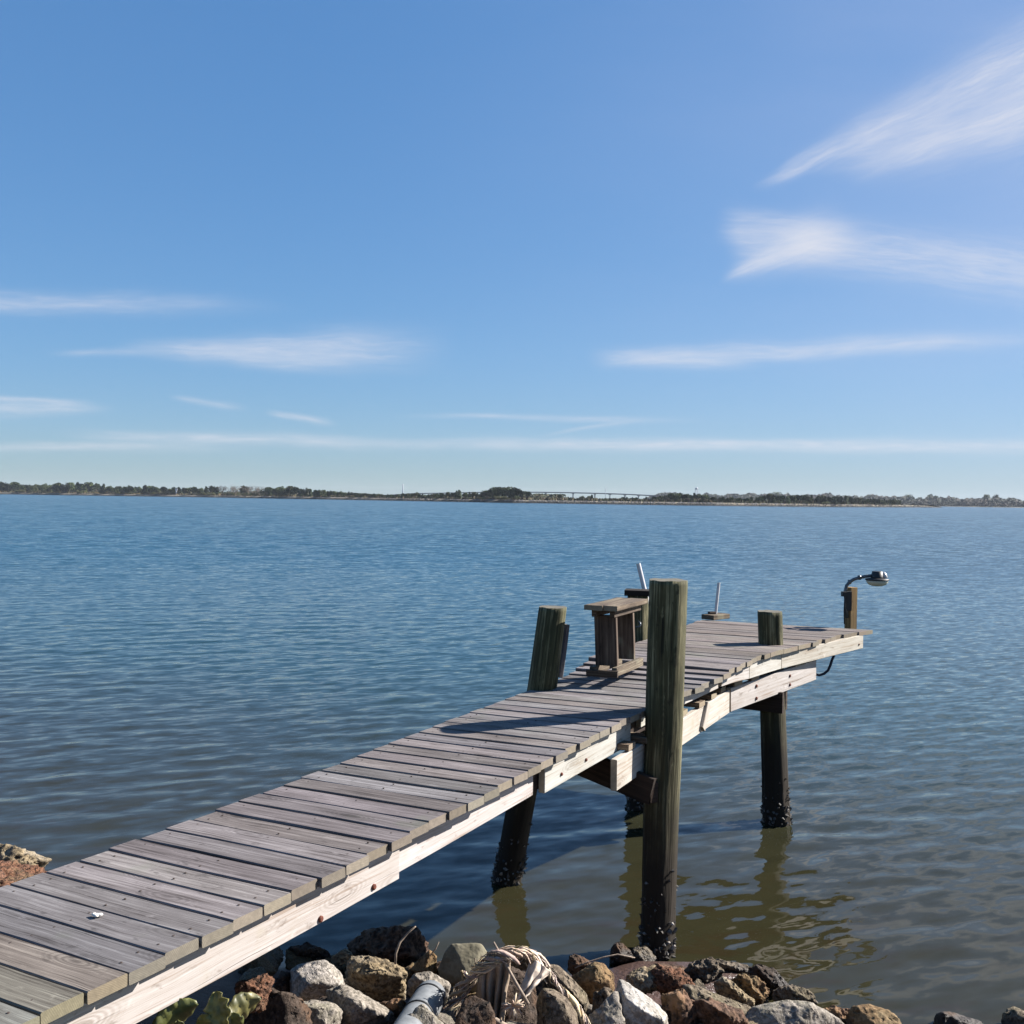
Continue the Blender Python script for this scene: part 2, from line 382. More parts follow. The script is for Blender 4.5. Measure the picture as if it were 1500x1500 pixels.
# ------------------------------------------------------------------ water
def build_water():
    NA, NR = 760, 900
    A = np.linspace(math.radians(-62), math.radians(62), NA)
    rr = np.concatenate([np.exp(np.linspace(math.log(2.2), math.log(70), NR)), np.exp(np.linspace(math.log(70.4), math.log(5600), 170))[0:]])
    Rg, Ag = np.meshgrid(rr, A, indexing='ij')
    X = Rg*np.sin(Ag); Y = Rg*np.cos(Ag); Z = np.zeros_like(X)
    r2 = np.random.default_rng(3)
    NW = 110
    lam = np.exp(r2.uniform(math.log(.11), math.log(1.5), NW))
    for l in lam:
        th = math.radians((-65 if r2.random() < .7 else -98)+r2.normal(0, 19)); k = 2*math.pi/l
        slope = .0150*(1.0 if l < .45 else (.55 if l < .8 else .22)); a = slope/k*r2.uniform(.6, 1.3)
        w = np.clip((l/(.0042*Rg)-4)/4, 0, 1)
        ph = r2.uniform(0, 6.28)
        psi = k*(X*math.cos(th)+Y*math.sin(th))+ph+.6*np.sin(.31*X+.17*Y+ph)
        Z += a*w*np.sin(psi)
    calm = np.clip((Y-3.5)/6, .0, 1)**1.1*.65+.3
    patch = .8+.35*np.sin(.21*X+.5*np.sin(.13*Y))*np.sin(.17*Y+1.3)
    Z *= calm*patch
    V = np.stack([X, Y, Z], -1).reshape(-1, 3)
    n0, n1 = Rg.shape
    idx = np.arange(n0*n1).reshape(n0, n1)
    q = np.stack([idx[:-1, :-1], idx[:-1, 1:], idx[1:, 1:], idx[1:, :-1]], -1).reshape(-1, 4)[:, ::-1]
    me = bpy.data.meshes.new('water'); me.vertices.add(len(V)); me.vertices.foreach_set('co', V.astype(np.float32).ravel())
    me.loops.add(q.size); me.loops.foreach_set('vertex_index', q.astype(np.int32).ravel())
    me.polygons.add(len(q)); me.polygons.foreach_set('loop_start', np.arange(0, q.size, 4, dtype=np.int32))
    me.update(calc_edges=True); me.polygons.foreach_set('use_smooth', np.ones(len(q), bool))
    m, t, b = mat('water')
    geo = t.new('ShaderNodeNewGeometry'); pos = geo.outputs['Position']; px, py, pz = t.sep(pos)
    dist = t.vmath('LENGTH', t.comb(px, py, 0))
    # turbid shallows by the rocks, clearer blue-green further out
    sh = t.math('ADD', t.math('ADD', py, t.math('MULTIPLY', px, .42)), t.math('MULTIPLY', t.noise(pos, .35, 3), 3.0))
    c = t.mix(t.rng(sh, 9, 19), (.022, .0205, .0100), (.010, .028, .027))
    c = t.mix(t.rng(sh, 14, 45), c, (.008, .039, .050))
    bn = t.noise(t.vmath('MULTIPLY', pos, (1.2, 2.6, 1)), 1.6, 4, .6, .5)
    c = t.mix(t.math('MULTIPLY', t.rng(bn, .5, .7), t.rng(sh, 11, 7.5, 0, .5)), c, (.024, .015, .007))
    t.put(b.inputs['Base Color'], c); b.inputs['IOR'].default_value = 1.33
    b.inputs['Specular IOR Level'].default_value = .5
    # ripples too fine for the mesh: tilt the normal directly so that they do not fade with distance
    def pert(scale, amp, sx=1.0):
        v = t.comb(t.math('MULTIPLY', t.vmath('DOT_PRODUCT', pos, (.91, .41, 0)), sx), t.vmath('DOT_PRODUCT', pos, (-.41, .91, 0)), 0.0); nc = t.noise(v, scale, 2, .5, .3, True)
        return t.vmath('MULTIPLY', t.vmath('SUBTRACT', nc, (.5, .5, .5)), t.comb(amp, t.math('MULTIPLY', amp, 1.35), 0))
    f0 = t.rng(dist, 4, 14, .17, .30); f1 = t.rng(dist, 14, 70, 0.0, .34); f2 = t.rng(dist, 50, 200, 0.0, .28)
    big = t.rng(t.noise(t.vmath('MULTIPLY', pos, (.012, .045, 1)), 1, 4, .6), .35, .65, .82, 1.08)
    s = t.vmath('ADD', pert(10, f0, .38), t.vmath('ADD', pert(2.6, f1, .4), pert(.8, f2, .4)))
    s = t.vmath('SCALE', s, scale=big)
    # at grazing angles the wave faces turned to the viewer fill most of the view
    inc = geo.outputs['Incoming']
    ix, iy, iz = t.sep(inc)
    lean = t.rng(dist, 8, 60, 0.0, .085)
    s = t.vmath('ADD', s, t.vmath('MULTIPLY', t.comb(ix, iy, 0), t.comb(lean, lean, 0)))
    nrm = t.vmath('NORMALIZE', t.vmath('ADD', geo.outputs['Normal'], s))
    t.put(b.inputs['Normal'], nrm)
    t.put(b.inputs['Roughness'], t.rng(dist, 5, 120, .04, .12))
    me.materials.append(m)
    o = bpy.data.objects.new('water', me); COL.objects.link(o); tag(o, kind='structure'); return o
build_water()

# ------------------------------------------------------------------ bank
def shore_y(x):
    return float(np.interp(x, [-60, -8, -3.8, -1.0, .9, 2.2, 3.0, 10, 60], [25, 9.5, 7.75, 6.35, 5.95, 5.55, 5.05, 4.0, -10]))
def bank_z(x, y):
    z = bank_z0(x, y); g = math.exp(-((x-1.0)/.50)**2-((y-5.95)/.24)**2); return z+(max(z, .055)-z)*min(1, g*1.6)
def bank_z0(x, y):
    d = shore_y(x)-y
    n = mnoise.noise(Vector((x*.9, y*.9, 0)))*.10+mnoise.noise(Vector((x*3, y*3, 4)))*.04
    if d < 0: return max(-1.2, d*.28)-.10+n*.5
    return -.10+min(d*.30, 1.3)+n*(1 if d < 8 else .4)
def build_bank():
    xs = np.concatenate([np.linspace(-60, -7, 26), np.linspace(-6.8, 7, 150), np.linspace(7.3, 60, 26)])
    ys = np.concatenate([np.linspace(-60, -3, 24), np.linspace(-2.8, 9, 130), np.linspace(9.3, 30, 20)])
    V = [(x, y, bank_z(x, y)) for y in ys for x in xs]; n = len(xs)
    Fs = [[j*n+i, j*n+i+1, (j+1)*n+i+1, (j+1)*n+i] for j in range(len(ys)-1) for i in range(n-1)]
    me = bpy.data.meshes.new('ground'); me.from_pydata(V, [], Fs); me.polygons.foreach_set('use_smooth', [True]*len(Fs))
    m, t, b = mat('bank_mud'); geo = t.new('ShaderNodeNewGeometry'); p = geo.outputs['Position']; z = t.sep(p)[2]
    n1 = t.noise(p, 3, 6, .6); n2 = t.noise(p, 40, 4, .6)
    c = t.mix(t.rng(n1, .4, .6), (.055, .034, .026), (.09, .062, .046)); c = t.mix(t.rng(n2, .5, .7, 0, .5), c, (.14, .11, .08))
    c = t.mix(t.rng(z, .9, 1.15), c, t.mix(n2, (.03, .05, .012), (.07, .09, .025)))
    c = t.mix(t.rng(z, .22, .05), c, (.065, .040, .033))
    t.put(b.inputs['Base Color'], c); t.put(b.inputs['Roughness'], t.rng(z, .05, .3, .35, .95))
    t.put(b.inputs['Normal'], t.bump(t.math('ADD', n1, n2), .6, .02)); me.materials.append(m)
    o = bpy.data.objects.new('ground', me); COL.objects.link(o); tag(o, kind='structure')
build_bank()

# ------------------------------------------------------------------ the pier
AZ = 0.5225; D = Vector((math.sin(AZ), math.cos(AZ), 0)); N = Vector((-math.cos(AZ), math.sin(AZ), 0))
STEP = .1435; TILT = -.0279; DW = .971
slv = [-.0061, .0187, .0404, .0217]
def sl_at(i): return float(np.interp(i, [0, 9, 18, 28], slv))
PR = {0: Vector((-1.2656, 2.7589, EYE-1.4124))}
for i in range(1, 41):
    m_ = (sl_at(i)+sl_at(i-1))/2
    PR[i] = PR[i-1]+STEP*(D*math.cos(m_)+Vector((0, 0, math.sin(m_))))
for i in range(-1, -24, -1): PR[i] = PR[i+1]-STEP*(D*math.cos(slv[0])+Vector((0, 0, math.sin(slv[0]))))
def PE(f):
    i = math.floor(f); return PR[i].lerp(PR[i+1], f-i)
def QE(f): return PE(f)+N*DW+Vector((0, 0, TILT*DW))
ZP = EYE-1.245
NRAMP = 33
pier = thing('pier', 'weathered grey plank pier sloping out over the water on round wooden piles', 'pier', (0, 4.5, 0))
deck = MB()
def tnt(base=(1, 1, 1), v=.19):
    k = random.uniform(1-v, 1+v); return (base[0]*k*random.uniform(.96, 1.05), base[1]*k, base[2]*k*random.uniform(.95, 1.05))
for i in range(-22, NRAMP):
    a = PE(i+.5); b = a+N*DW+Vector((0, 0, TILT*DW))
    e0, e1 = random.uniform(-.008, .012), random.uniform(-.008, .012)
    upv = Vector((0, 0, 1))
    gap = .006 if i < 9 else .0035
    base = (1, 1, 1)
    if i in (-1, 0): base = (1.0, 1.06, .93)
    if i == 1: base = (1.12, 1.03, .88)
    if i in (14, 16, 19): base = (.84, .84, .84)
    dz = random.uniform(-.002, .002)
    deck.board(a-N*e0-Vector((0, 0, .019-dz)), b+N*e1-Vector((0, 0, .019-dz)), STEP-gap-random.uniform(0, .003), .038, upv, tnt(base), segs=4)
# the wider head of the pier: its edges fan out
RE = [PE(NRAMP)]+[GZ(x, y, ZP) for x, y in ((1065, 983), (1087, 973), (1112, 962), (1134, 954), (1170, 945.5), (1193, 940), (1225, 931), (1278, 922.5))]
LE = [QE(NRAMP)]+[GZ(x, y, ZP) for x, y in ((868, 962), (950, 935.5), (1029, 907.5))]
def along(poly, q):
    ls = [0]
    for i in range(1, len(poly)): ls.append(ls[-1]+(poly[i]-poly[i-1]).length)
    s = q*ls[-1]
    for i in range(1, len(poly)):
        if s <= ls[i] or i == len(poly)-1: return poly[i-1].lerp(poly[i], (s-ls[i-1])/(ls[i]-ls[i-1]))
NP = 28
def skew(edge, ax):
    side = ax.cross(Vector((0, 0, 1))).normalized(); return edge.dot(ax)/edge.dot(side)
lenR = sum((RE[i+1]-RE[i]).length for i in range(len(RE)-1)); wid = lenR/NP
for k in range(NP):
    q = (k+.5)/NP; a = along(RE, q); b = along(LE, q)
    s = min(1, k/6); a.z = a.z*s+(1-s)*(PE(NRAMP).z) if k < 6 else a.z; b.z = b.z*s+(1-s)*QE(NRAMP).z if k < 6 else b.z
    dirn = (b-a).normalized(); e = random.uniform(-.015, .015)
    gl = (along(LE, (k+1)/NP)-along(LE, k/NP)); gr = (along(RE, (k+1)/NP)-along(RE, k/NP))
    perp = Vector((-dirn.y, dirn.x, 0)); wl = abs(gl.dot(perp)); wr = abs(gr.dot(perp)); w = min(wl, wr, .2)
    tn = tnt((1.05, 1.0, .93) if k > 8 else (1, 1, 1), .17)
    if k in (11, 12): tn = (tn[0]*.72, tn[1]*.7, tn[2]*.66)
    z = Vector((0, 0, .019+random.uniform(-.003, .003)))
    deck.board(a+dirn*e-z, b+dirn*random.uniform(-.01, .02)-z, wr-.006, .038, (0, 0, 1), tn, segs=4, w2=wl-.006, sk=(skew(gr, dirn), skew(gl, dirn)))
deck.build('deck', [M_DECK, M_END], pier)

nails = MB()
for i in range(-10, 26):
    for sgrp in (.075, .49, .90):
        for off_ in (-.035, .035):
            c = PE(i+.5+off_/STEP+random.uniform(-.04, .04)); w_ = sgrp+random.uniform(-.012, .012)
            c = c+N*w_+Vector((0, 0, TILT*w_+.0002)); nails.tube([c-Vector((0, 0, .003)), c+Vector((0, 0, .0008))], [.0042, .0042], 8)
nh = nails.build('nail_heads', plain('old_nail', (.055, .038, .03), .8), pier); nh['kind'] = 'stuff'

# rim boards and stringers; off = metres inward from the plank ends
def rim(i0, i1, off, depth, name='rim_board', drop=.0395, th=.038, m=None, gone=False):
    mb = MB(); n = max(2, int(abs(i1-i0)/3)); pts = [i0+(i1-i0)*k/n for k in range(n+1)]
    m = m or [M_RIM, M_RIMEND]; tn = tnt((1, 1, 1), .05)
    V = []; L = 0; ou, ov = random.uniform(0, 40), random.uniform(0, 40); U = []; Fs = []; MI = []
    ps = [PE(p)+N*off+Vector((0, 0, -drop+TILT*off)) for p in pts]; ls = [0]
    for k in range(1, len(ps)): ls.append(ls[-1]+(ps[k]-ps[k-1]).length)
    for p in ps:
        for (x, z) in ((0, 0), (0, -depth), (th, -depth), (th, 0)): V.append(p+N*x+Vector((0, 0, z)))
    per = [0, depth, depth+th, 2*depth+th, 2*depth+2*th]
    for k in range(n):
        for e in range(4):
            e2 = (e+1) % 4
            Fs.append([k*4+e, (k+1)*4+e, (k+1)*4+e2, k*4+e2]); MI.append(0)
            U.append([(ou+ls[k], ov+per[e]), (ou+ls[k+1], ov+per[e]), (ou+ls[k+1], ov+per[e+1]), (ou+ls[k], ov+per[e+1])])
    Fs += [[0, 1, 2, 3], [n*4+3, n*4+2, n*4+1, n*4]]; MI += [1, 1]; U += [[(ou, ov), (ou, ov+depth), (ou+th, ov+depth), (ou+th, ov)]]*2
    mb.add(V, Fs, U, tn, MI); o = mb.build(name, m, pier)
    bv = o.modifiers.new('edge', 'BEVEL'); bv.width = .003; bv.segments = 1; return o
r1 = rim(-22, 12.0, .052, .165)
r2 = rim(-22, 20.62, .092, .163)
r3 = rim(20.97, 28.9, .05, .163)
r4 = rim(30.2, 33.2, .06, .098)
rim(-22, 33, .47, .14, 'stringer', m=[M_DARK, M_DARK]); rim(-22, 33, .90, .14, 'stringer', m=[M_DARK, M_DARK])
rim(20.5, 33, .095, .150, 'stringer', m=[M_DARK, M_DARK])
def beam(name, a, b, depth, th, m, tn=None):   # a, b: centre of the bottom edge line
    mb = MB(); a = Vector(a); b = Vector(b); z = Vector((0, 0, depth/2))
    mb.board(a+z, b+z, th, depth, (0, 0, 1), tn or tnt((1, 1, 1), .06), .004, 3, .003); return mb.build(name, m, pier)
RMM = [M_RIM, M_RIMEND]
def pY(px, py, y): return GY(px, py, y)
a0 = PE(33.25)+N*.085; a0.z = PE(NRAMP).z-.140
m1 = GY(1066, 1003, 7.62); m1.z = ZP-.172-.028; m2 = GY(1108, 989, 8.12); m2.z = ZP-.172; m3 = GY(1149, 978, 8.70); m3.z = ZP-.172
m4 = GY(1266, 951, 9.98); m4.z = ZP-.172+.006
m1 += N*.085; m2 += N*.085; m3 += N*.075; m4 += N*.03
m1.z = ZP-.150; m2.z = ZP-.168; m3.z = ZP-.182
pdir = (m1-a0).normalized()
rim_b1 = beam('rim_board', a0, m1-pdir*.02, .098, .038, RMM)
rim_b2 = beam('rim_board', m1+pdir*.05, m2+(m2-m1).normalized()*.02, .105, .038, RMM)
rim_b3 = beam('rim_board', m2+(m3-m2).normalized()*.03, m3+(m4-m3).normalized()*.06, .132, .038, RMM)
rim_b4 = beam('rim_board', m3+(m4-m3).normalized()*.07, m4, .134, .038, RMM, (1.0, .98, .9))
# stringers of the head
for q, (a, b) in enumerate((((.55, 7.9), (2.1, 10.7)), ((1.1, 7.7), (2.8, 10.3)))):
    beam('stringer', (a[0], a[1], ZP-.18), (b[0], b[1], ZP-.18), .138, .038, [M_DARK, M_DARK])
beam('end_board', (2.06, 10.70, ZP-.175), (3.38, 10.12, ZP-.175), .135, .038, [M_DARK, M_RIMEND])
# lower beams (the under-walk)
ZL = EYE-1.65
L0 = Vector((.62, 6.006, EYE-1.709)); L1 = Vector((1.737, 8.12, EYE-1.67)); L2 = Vector((2.81, 9.44, EYE-1.63))
ld = (L1-L0).normalized(); l2 = (L2-L1).normalized()
low1 = beam('lower_beam', L0, L1-ld*.03, .185, .040, RMM)
low2 = beam('lower_beam', L1+ld*.02, L2, .190, .040, RMM)
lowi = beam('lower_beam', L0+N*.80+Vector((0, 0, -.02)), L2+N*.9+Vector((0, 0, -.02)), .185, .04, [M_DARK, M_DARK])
# slats lying on the lower beams
def slat(fr, out, inn, w=.135, base=None, tn=None):
    base = base or (L0, ld, .192); c = base[0]+base[1]*fr+Vector((0, 0, base[2]+.019))
    mb = MB(); p = Vector((base[1].y, -base[1].x, 0)); mb.board(c+p*out, c-p*inn, w, .036, (0, 0, 1), tn or tnt((1.35, 1.25, 1.1), .1), segs=2)
    return mb.build('slat', [M_BENCH, M_END], pier)
slat(.24, .02, .75, .11); slat(.46, .05, .75, .11)
for f in (1.28, 1.62, 1.95, 2.22): slat(f, random.uniform(.0, .03), .8)
for f in (.12, .42): slat(f, .03, .8, base=(L1, l2, .196))
slat(1.28, .05, .7, .20, base=(L1, l2, .196), tn=(1.3, 1.25, 1.1))
slat(1.52, .05, .7, .14, base=(L1, l2, .196), tn=(1.3, 1.25, 1.1))
# small brace between slats and beam
mb = MB(); bb = L0+ld*1.62+Vector((ld.y*.03, -ld.x*.03, 0)); mb.board(bb+Vector((0, 0, .03)), bb+ld*.12+Vector((0, 0, .19)), .07, .03, (ld.y, -ld.x, 0), (1, .95, .9)); mb.build('brace', RMM, pier)
# cap beams across the pile bents
cA = Vector((1.00, 6.44, 0)); cB = Vector((.10, 7.02, 0))
for sgn in (-1,):
    e = Vector((.5, .866, 0))*(.0)
mb = MB(); za = ZL-.155
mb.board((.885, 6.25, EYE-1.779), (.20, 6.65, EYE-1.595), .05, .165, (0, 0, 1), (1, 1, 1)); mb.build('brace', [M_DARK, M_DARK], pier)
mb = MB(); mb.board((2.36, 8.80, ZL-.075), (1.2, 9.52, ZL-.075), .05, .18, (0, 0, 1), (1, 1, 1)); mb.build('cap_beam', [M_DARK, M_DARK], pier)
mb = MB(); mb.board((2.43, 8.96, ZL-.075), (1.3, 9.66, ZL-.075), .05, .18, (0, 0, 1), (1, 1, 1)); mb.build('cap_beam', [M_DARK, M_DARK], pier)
# a knee block with a bolt on the near pile
mb = MB(); kb = GY(955, 1160, 6.27); mb.box(kb, .055, .05, .125, AZ, (1.3, 1.2, 1.1)); mb.build('bolt_block', [M_DARK, M_DARK], pier)
def bolt(px, py, y, par, n=(.866, -.5, 0), r=.011):
    c = GY(px, py, y); n = Vector(n); mb = MB(); mb.tube([c-n*.01, c+n*.008, c+n*.012], [r, r, r*.6], 8, mi=0)
    mb.build('bolt', M_RUST, par)
def on_rim(px, py, off):   # pixel -> point on the outer face of the near rim
    r = ray(px, py); n = -N; p0 = PE(5)+N*off; o = Vector((0, 0, EYE)); k = (p0-o).dot(n)/r.dot(n); return o+r*k
def bolt_on(px, py, off, par, r=.011):
    c = on_rim(px, py, off); n = -N; mb = MB(); mb.tube([c-n*.01, c+n*.006, c+n*.010], [r, r, r*.6], 8)
    o = mb.build('bolt', M_RUST, par); o.location = Vector((0, 0, 0)); return o
for q in ((547, 1299), (469, 1346)): bolt_on(*q, .052, r1, .013)
for q in ((822, 1134), (858, 1113)): bolt_on(*q, .05, r3, .010)
def plane_bolt(px, py, A, B, th, par, r=.012):
    d = (B-A).normalized(); n = Vector((d.y, -d.x, 0)); p0 = A+n*(th/2); o = Vector((0, 0, EYE)); rr = ray(px, py)
    c = o+rr*((p0-o).dot(n)/rr.dot(n)); mb = MB(); mb.tube([c-n*.01, c+n*.006, c+n*.010], [r, r, r*.6], 8); mb.build('bolt', M_RUST, par)
for q in ((1108, 1005), (1108, 1023), (1157, 990), (1157, 1003)): plane_bolt(*q, L1, L2, .04, low2, .014)
plane_bolt(1027, 1018, PE(30.2)+N*.045, PE(33.2)+N*.045, 0, r4, .010)
plane_bolt(1158, 965, m2, m3, .038, rim_b3, .010); plane_bolt(1258, 944, m3, m4, .038, rim_b4, .010)

# piles
def pile(name, pts, rad, seed, parent, slab=None):
    """pts: centre line bottom->top, rad: radii at the same points"""
    pts = [Vector(p) for p in pts]; H = pts[-1].z-pts[0].z; nz = int(H/.03); ns = 48
    mb = MB(); V = []; U = []; Fs = []; MI = []; SMO = []
    zs = [p.z for p in pts]
    cracks = [(random.uniform(0, 6.28), random.uniform(.05, .12)) for _ in range(9)]
    for k in range(nz+1):
        z = pts[0].z+H*k/nz
        x = np.interp(z, zs, [p.x for p in pts]); y = np.interp(z, zs, [p.y for p in pts]); r = float(np.interp(z, zs, rad))
        if k == nz: r *= .985
        for a in range(ns):
            th = 2*math.pi*a/ns
            n = mnoise.noise(Vector((math.cos(th)*2.2+seed, math.sin(th)*2.2, z*.7)))*.07
            n += mnoise.noise(Vector((math.cos(th)*7+seed, math.sin(th)*7, z*1.0)))*.05
            for (ca, cd) in cracks:
                dd = abs((th-ca-.12*mnoise.noise(Vector((z*1.5, ca, seed)))*3+math.pi) % (2*math.pi)-math.pi)
                if dd < .09: n -= cd*(1-dd/.09)*max(0, mnoise.noise(Vector((z*1.2, ca*5, seed)))+.35)
            if z < .42:
                n += max(0, .42-z)/.42*.10*(mnoise.noise(Vector((math.cos(th)*6, math.sin(th)*6+seed, z*14)))+.3)
            zz = z
            if k == nz: zz += .006*mnoise.noise(Vector((math.cos(th)*2, math.sin(th)*2, seed)))
            V.append((x+math.cos(th)*r*(1+n), y+math.sin(th)*r*(1+n), zz))
    for k in range(nz):
        for a in range(ns):
            a2 = (a+1) % ns; Fs.append([k*ns+a, k*ns+a2, (k+1)*ns+a2, (k+1)*ns+a]); MI.append(0); SMO.append(True)
            u0, u1 = H*k/nz+seed, H*(k+1)/nz+seed; v0, v1 = a*.0155, (a+1)*.0155
            U.append([(u0, v0), (u0, v1), (u1, v1), (u1, v0)])
    base = len(V); c = pts[-1]; top = [nz*ns+a for a in range(ns)]
    V.append((c.x, c.y, c.z-.004))
    for a in range(ns):
        Fs.append([nz*ns+a, nz*ns+(a+1) % ns, base]); MI.append(1); SMO.append(False)
        U.append([(.5+V[nz*ns+a][0]-c.x, .5+V[nz*ns+a][1]-c.y), (.5+V[nz*ns+(a+1) % ns][0]-c.x, .5+V[nz*ns+(a+1) % ns][1]-c.y), (.5, .5)])
    mb.add(V, Fs, U, (1, 1, 1), MI, SMO)
    o = mb.build(name, [M_PILE, M_PILETOP], parent)
    # oysters and barnacles around the tide line
    ob = MB()
    for _ in range(170):
        z = abs(random.gauss(0, .20))-.03; th = random.uniform(0, 6.28)
        if z > .75: continue
        x = np.interp(z, zs, [p.x for p in pts]); y = np.interp(z, zs, [p.y for p in pts]); r = float(np.interp(z, zs, rad))*1.02
        cpt = Vector((x+math.cos(th)*r, y+math.sin(th)*r, z)); s = random.uniform(.008, .022)*(1.3 if z < .2 else .8)
        ax = Vector((math.cos(th), math.sin(th), random.uniform(-.3, .9))).normalized(); o1 = ax.orthogonal().normalized(); o1.rotate(Matrix.Rotation(random.uniform(0, 6.28), 3, ax)); o2 = ax.cross(o1)
        vs = [cpt-ax*s*.3+o1*s, cpt-ax*s*.3+o2*s*.6, cpt-ax*s*.3-o1*s*.8, cpt-ax*s*.3-o2*s*.6, cpt+ax*s*1.1+o1*s*.3, cpt+ax*s*.6-o1*s*.3+o2*s*.25]
        g = random.choice([.4, .6, .7, 1, 1, 1.4, 3])
        ob.add(vs, [[0, 1, 4], [1, 5, 4], [1, 2, 5], [2, 3, 5], [3, 4, 5], [3, 0, 4]], None, (g, g, g))
    oo = mobj('oyster_cluster', ob.mesh('oyster_cluster', M_OYS), o); oo.location = (0, 0, 0); oo['kind'] = 'stuff'
    return o
def mat_oyster():
    t = NT(M_OYS.node_tree); b = [n for n in t.n if n.type == 'BSDF_PRINCIPLED'][0]; at = t.new('ShaderNodeAttribute', attribute_name='tint')
    old = b.inputs['Base Color'].links[0].from_socket; t.put(b.inputs['Base Color'], t.mix(1.0, old, at.outputs['Color'], 'MULTIPLY'))
mat_oyster()
pA = pile('piling', [(.90, 6.27, -.8), (.935, 6.31, 0), (.972, 6.41, 1.4), (.985, 6.43, EYE-.494)], [.10, .099, .118, .120], 1.3, pier)
pA['label'] = 'tallest piling, standing beside the right edge of the deck'
pB = pile('piling', [(-.06, 7.62, -.6), (0.0, 7.47, 0), (.235, 7.23, 1.5), (.30, 7.30, EYE-.765)], [.10, .10, .102, .098], 5.1, pier)
pB['label'] = 'leaning piling with split top at the left edge'
pC = pile('piling', [(2.38, 8.86, -.6), (2.355, 8.93, 0), (2.30, 9.02, 1.5), (2.285, 9.02, EYE-.958)], [.115, .115, .108, .106], 8.7, pier)
pD = pile('piling', [(1.2, 9.30, -.6), (1.19, 9.30, 0), (1.17, 9.36, 1.5), (1.165, 9.38, EYE-.865)], [.10, .10, .100, .095], 12.9, pier)
# square cap on the far left pile, its iron hook, cleat board on the leaning one
mb = MB(); c = Vector((1.165, 9.38, EYE-.865+.025)); mb.box(c, .23, .21, .05, -.2, (.6, .6, .6)); capo = mobj('pile_cap', mb.mesh('pile_cap', [M_DARK, M_DARK]), pD); capo.location = (0, 0, 0)
mb = MB(); c = GY(936, 915, 9.26); mb.tube([c+Vector((-.03, -.01, -.02)), c+Vector((-.005, -.03, -.018)), c+Vector((.012, -.03, .0)), c+Vector((.008, -.02, .02)), c+Vector((-.005, -.0, .03))], .006, 8); ho = mobj('hook', mb.mesh('hook', M_STEEL), pD); ho.location = (0, 0, 0)
mb = MB(); mb.board((.355, 7.38, 1.52), (.40, 7.40, EYE-.90), .09, .03, (.9, .3, 0), (.9, .9, .95)); co = mobj('cleat_board', mb.mesh('cleat_board', [M_DECK, M_END]), pB); co.location = (0, 0, 0)

# ------------------------------------------------------------------ bench on the pier
B0 = GZ(904, 991.5, ZP); bd = Vector((.47, .88, 0)).normalized(); bn = Vector((-bd.y, bd.x, 0)).normalized()
bn = Vector((-.96, .27, 0)).normalized(); bd = (GZ(943, 975, ZP)-B0).normalized()
bench = thing('bench', 'small narrow grey plank bench with two board legs on the pier head', 'bench', B0)
LB = .56; WB = .20; HB = .47
def P3(s, t_, z): return B0+bd*s+bn*t_+Vector((0, 0, z))
for tt in (.02, WB-.02):
    mb = MB(); mb.board(P3(0, tt, .031), P3(LB, tt, .031), .038, .062, (0, 0, 1), (1.35, 1.35, 1.25), segs=2); mb.build('runner', [M_BENCH, M_BENCH], bench)
mb = MB(); mb.board(P3(-.021, -.012, .022), P3(-.021, WB+.012, .022), .04, .044, (0, 0, 1), (.5, .45, .42)); mb.build('foot_board', [M_BENCH, M_BENCH], bench)
for s_, t0 in ((.075, 0), (.43, 0)):
    mb = MB(); mb.board(P3(s_, WB/2, .066), P3(s_-.012, WB/2+.012, HB-.045), .165, .036, bd, (.9, .8, .78), segs=2); mb.build('leg', [M_BENCH, M_BENCH], bench)
for tt in (.035, WB-.035):
    mb = MB(); mb.board(P3(-.02, tt, HB-.026), P3(LB-.02, tt, HB-.026), .036, .05, (0, 0, 1), (.9, .85, .8)); mb.build('seat_rail', [M_BENCH, M_BENCH], bench)
mb = MB()
for k in range(2):
    tt = .047+k*(WB-.094); mb.board(P3(-.07, tt, HB+.018), P3(LB+.02, tt, HB+.018), .138, .036, (0, 0, 1), tnt((1.15, 1.12, 1.02), .08))
mb.build('seat', [M_BENCH, M_END], bench)

# ------------------------------------------------------------------ rod holders
rh = thing('rod_holder', 'white plastic pipe leaning behind the capped far left piling', 'rod holder', GY(946, 930, 9.52))
mb = MB(); a = GY(951, 893, 9.5); b = GY(935, 825.5, 9.56)
mb.tube([a, b], .021, 16, cap=False); mb.tube([b, b.lerp(a, .02), b.lerp(a, .4)], [.0175, .0175, .0175], 16, cap=False); mb.build('pipe', M_PVC, rh)
mb = MB(); mb.box(GY(951, 889, 9.49), .05, .03, .05, 0, (.8, .8, .8)); mb.build('bracket', M_STEEL, rh)
rb = GZ(1040, 907, ZP)
rh2 = thing('rod_holder', 'white plastic pipe standing upright on a wooden block at the pier end', 'rod holder', rb)
mb = MB(); c = rb+Vector((.07, .05, .025)); bdv = Vector((.74, .67, 0)).normalized()
mb.board(c-bdv*.14, c+bdv*.14, .16, .05, (0, 0, 1), (1.2, 1.15, 1.0)); mb.build('base_board', [M_BENCH, M_BENCH], rh2)
mb = MB(); a = rb+Vector((.075, .08, .05)); b = GY(1053, 853.5, a.y); mb.tube([a, b], .016, 14, cap=False); mb.tube([b, b.lerp(a, .4)], .0125, 14, cap=False); mb.build('pipe', M_PVC, rh2)
mb = MB(); mb.box(rb+Vector((.03, .06, .062)), .07, .05, .024, .3, (1, .9, .9)); mb.build('bracket', [M_BENCH, M_BENCH], rh2)

